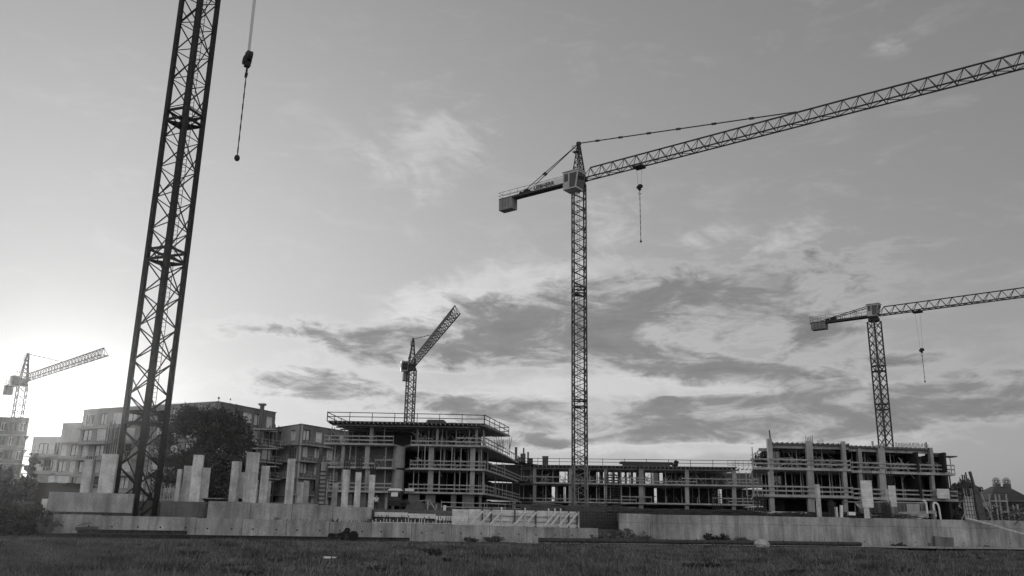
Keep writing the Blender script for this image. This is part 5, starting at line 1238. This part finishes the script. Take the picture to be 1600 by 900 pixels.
# timber frames before the house
t = thing('timber_scaffold', 'weathered timber posts and rails before the hip roofed house', 'frame', G(1565, 105, 2.9)); 
for px, py in ((1547, 772), (1557, 772), (1563, 772), (1574, 772), (1583, 789), (1590, 788)):
    p = G(px+3, 104, 2.9); mb = MB(); mb.bar(p, Vector((p.x, p.y, Z(px, py, 104))), .16); mb.build('post', 'wood', t)
# rails
for a_, b_, py in ((1548, 1575, 783), (1583, 1610, 802), (1565, 1578, 800)): mb = MB(); z_ = Z((a_+b_)/2, py, 104); mb.bar(G(a_, 103.9, z_), G(b_, 103.9, z_), .06, .16); mb.build('rail', 'wood', t)
clutter('dark tangle of timber and rebar below the hip roofed house', 1535, 1615, 102, 110, 150, 2.8, 4.6, 1.6, 'woodd', 8, tilt=1.2)

# ---- left site objects
c = G(84, 96, 2.9); t = thing('site_hoarding', 'long dark hoarding under the low pale apartment block', 'hoarding', c)
for k in range(6): p = G(52+k*13.5, 96, 2.9); mb = MB(); mb.box(p, 1.0*13.2*96/FPX, .1, Z(85, 754, 96)-2.9-.05*(k % 2)); mb.build('panel', 'dark', t)
for k, px in enumerate((62, 74, 95)): mb = MB(); p = G(px, 99, 2.9); mb.box(p, 1.3-.3*(k == 1), .6, Z(85, 744, 99)-2.9); props(mb.build('pallet_stack', 'panel' if k else 'wood', None, origin=p), ['left grey board stack behind the dark hoarding', 'narrow white board stack behind the dark hoarding', 'right white board stack behind the dark hoarding'][k], 'boards')
mb = MB(); p = wline(66, 1.2, 1.4); mb.box(p, .45, .1, 1.5, 0); props(mb.build('white_sign_board', 'white', None, origin=p), 'small white board at the left end of the raised wall', 'board')
# picket fence
t = thing('picket_fence', 'pale picket fence between the dark mast and the column cluster', 'fence', G(258, 86, 2.9))
for k in range(19): p = G(237+k*2.4, 86, 2.9); mb = MB(); mb.bar(p, p+Vector((0, 0, 1.55+.1*math.sin(k*3))), .08, .04); mb.build('picket', 'woodl' if k % 3 else 'wood', t)
mb = MB(); mb.bar(G(236, 86.05, 3.3), G(282, 86.05, 3.3), .04, .08); mb.bar(G(236, 86.05, 4.1), G(282, 86.05, 4.1), .04, .08); mb.build('rail', 'wood', t)
# skip
c = G(331, 79, 2.88); t = thing('skip', 'low dark open skip between the column cluster and the slim column', 'skip', c); mb = MB()
mb.hull([c+Vector((x, y, 0)) for x, y in ((-.75, -.5), (.75, -.5), (.75, .5), (-.75, .5))], [c+Vector((x, y, .42)) for x, y in ((-1.05, -.6), (1.05, -.6), (1.05, .6), (-1.05, .6))]); mb.build('body', 'dark', t)
mb = MB()
for a_, b_ in (((-1.08, -.63), (1.08, -.63)), ((1.08, -.63), (1.08, .63)), ((1.08, .63), (-1.08, .63)), ((-1.08, .63), (-1.08, -.63))): mb.bar(c+Vector((a_[0], a_[1], .45)), c+Vector((b_[0], b_[1], .45)), .07)
mb.build('rim', 'steel', t)
mb = MB(); p = G(374, 79, 3.12); mb.tube(p+Vector((0, -.15, 0)), p+Vector((0, .1, 0)), .28, 16); props(mb.build('tyre', 'rubber', None, origin=p), 'black tyre standing at the foot of a short recessed column', 'tyre')
for k, (px, lb) in enumerate(((357, 'thin pale board at the foot of the slim pale column'), (398, 'thin pale board at the foot of the tall shaded column'), (547, 'thin pale board at the foot of the three tall columns'))): mb = MB(); p = G(px, wline(px, 2.6).y, 2.9); mb.box(p, .8, .3, .05); props(mb.build('board', 'panel', None, origin=p), lb, 'board', 'thin boards at the column feet')
# tall thin antenna / pole seen through the mast and scaffold bay by the tall block
t = thing('scaffold_bay', 'narrow dark scaffold bay at the right end of the tall apartment block', 'scaffold', G(405, 128, 2.9)); mb = MB()
for px in (396, 410, 424):
    p = G(px, 128, 2.9); mb.bar(p, Vector((p.x, p.y, Z(410, 665, 128))), .12)
mb.build('pole', 'rust', t); mb = MB()
for py in (671, 701, 729, 752): z_ = Z(415, py, 128); mb.bar(G(396, 128.4, z_), G(434 if py < 735 else 425, 128.4, z_), 1.6, .16)
mb.build('platform', 'wood', t)
b_ = G(433, 152, 2.9)
# dark box on a post (crane-like box) at 447, 697

# ------------------------------------------------------------------ air
hm = bpy.data.materials.new('haze'); hm.use_nodes = True; hn = hm.node_tree; hn.nodes.clear()  # added haze, spreads a glare-like wash around the sun
ho = hn.nodes.new('ShaderNodeOutputMaterial'); hv = hn.nodes.new('ShaderNodeVolumePrincipled')
hv.inputs['Density'].default_value = .00006; hv.inputs['Anisotropy'].default_value = .90; hv.inputs['Color'].default_value = (.95, .95, .95, 1)
hn.links.new(hv.outputs[0], ho.inputs['Volume'])
mb = MB(); mb.box((0, 0, -1.9), 2700, 2700, 79)
hz = raw_mesh('haze', mb.V, mb.F, hm); props(hz, 'thin haze added over the whole site for the glow around the sun', kind='stuff')
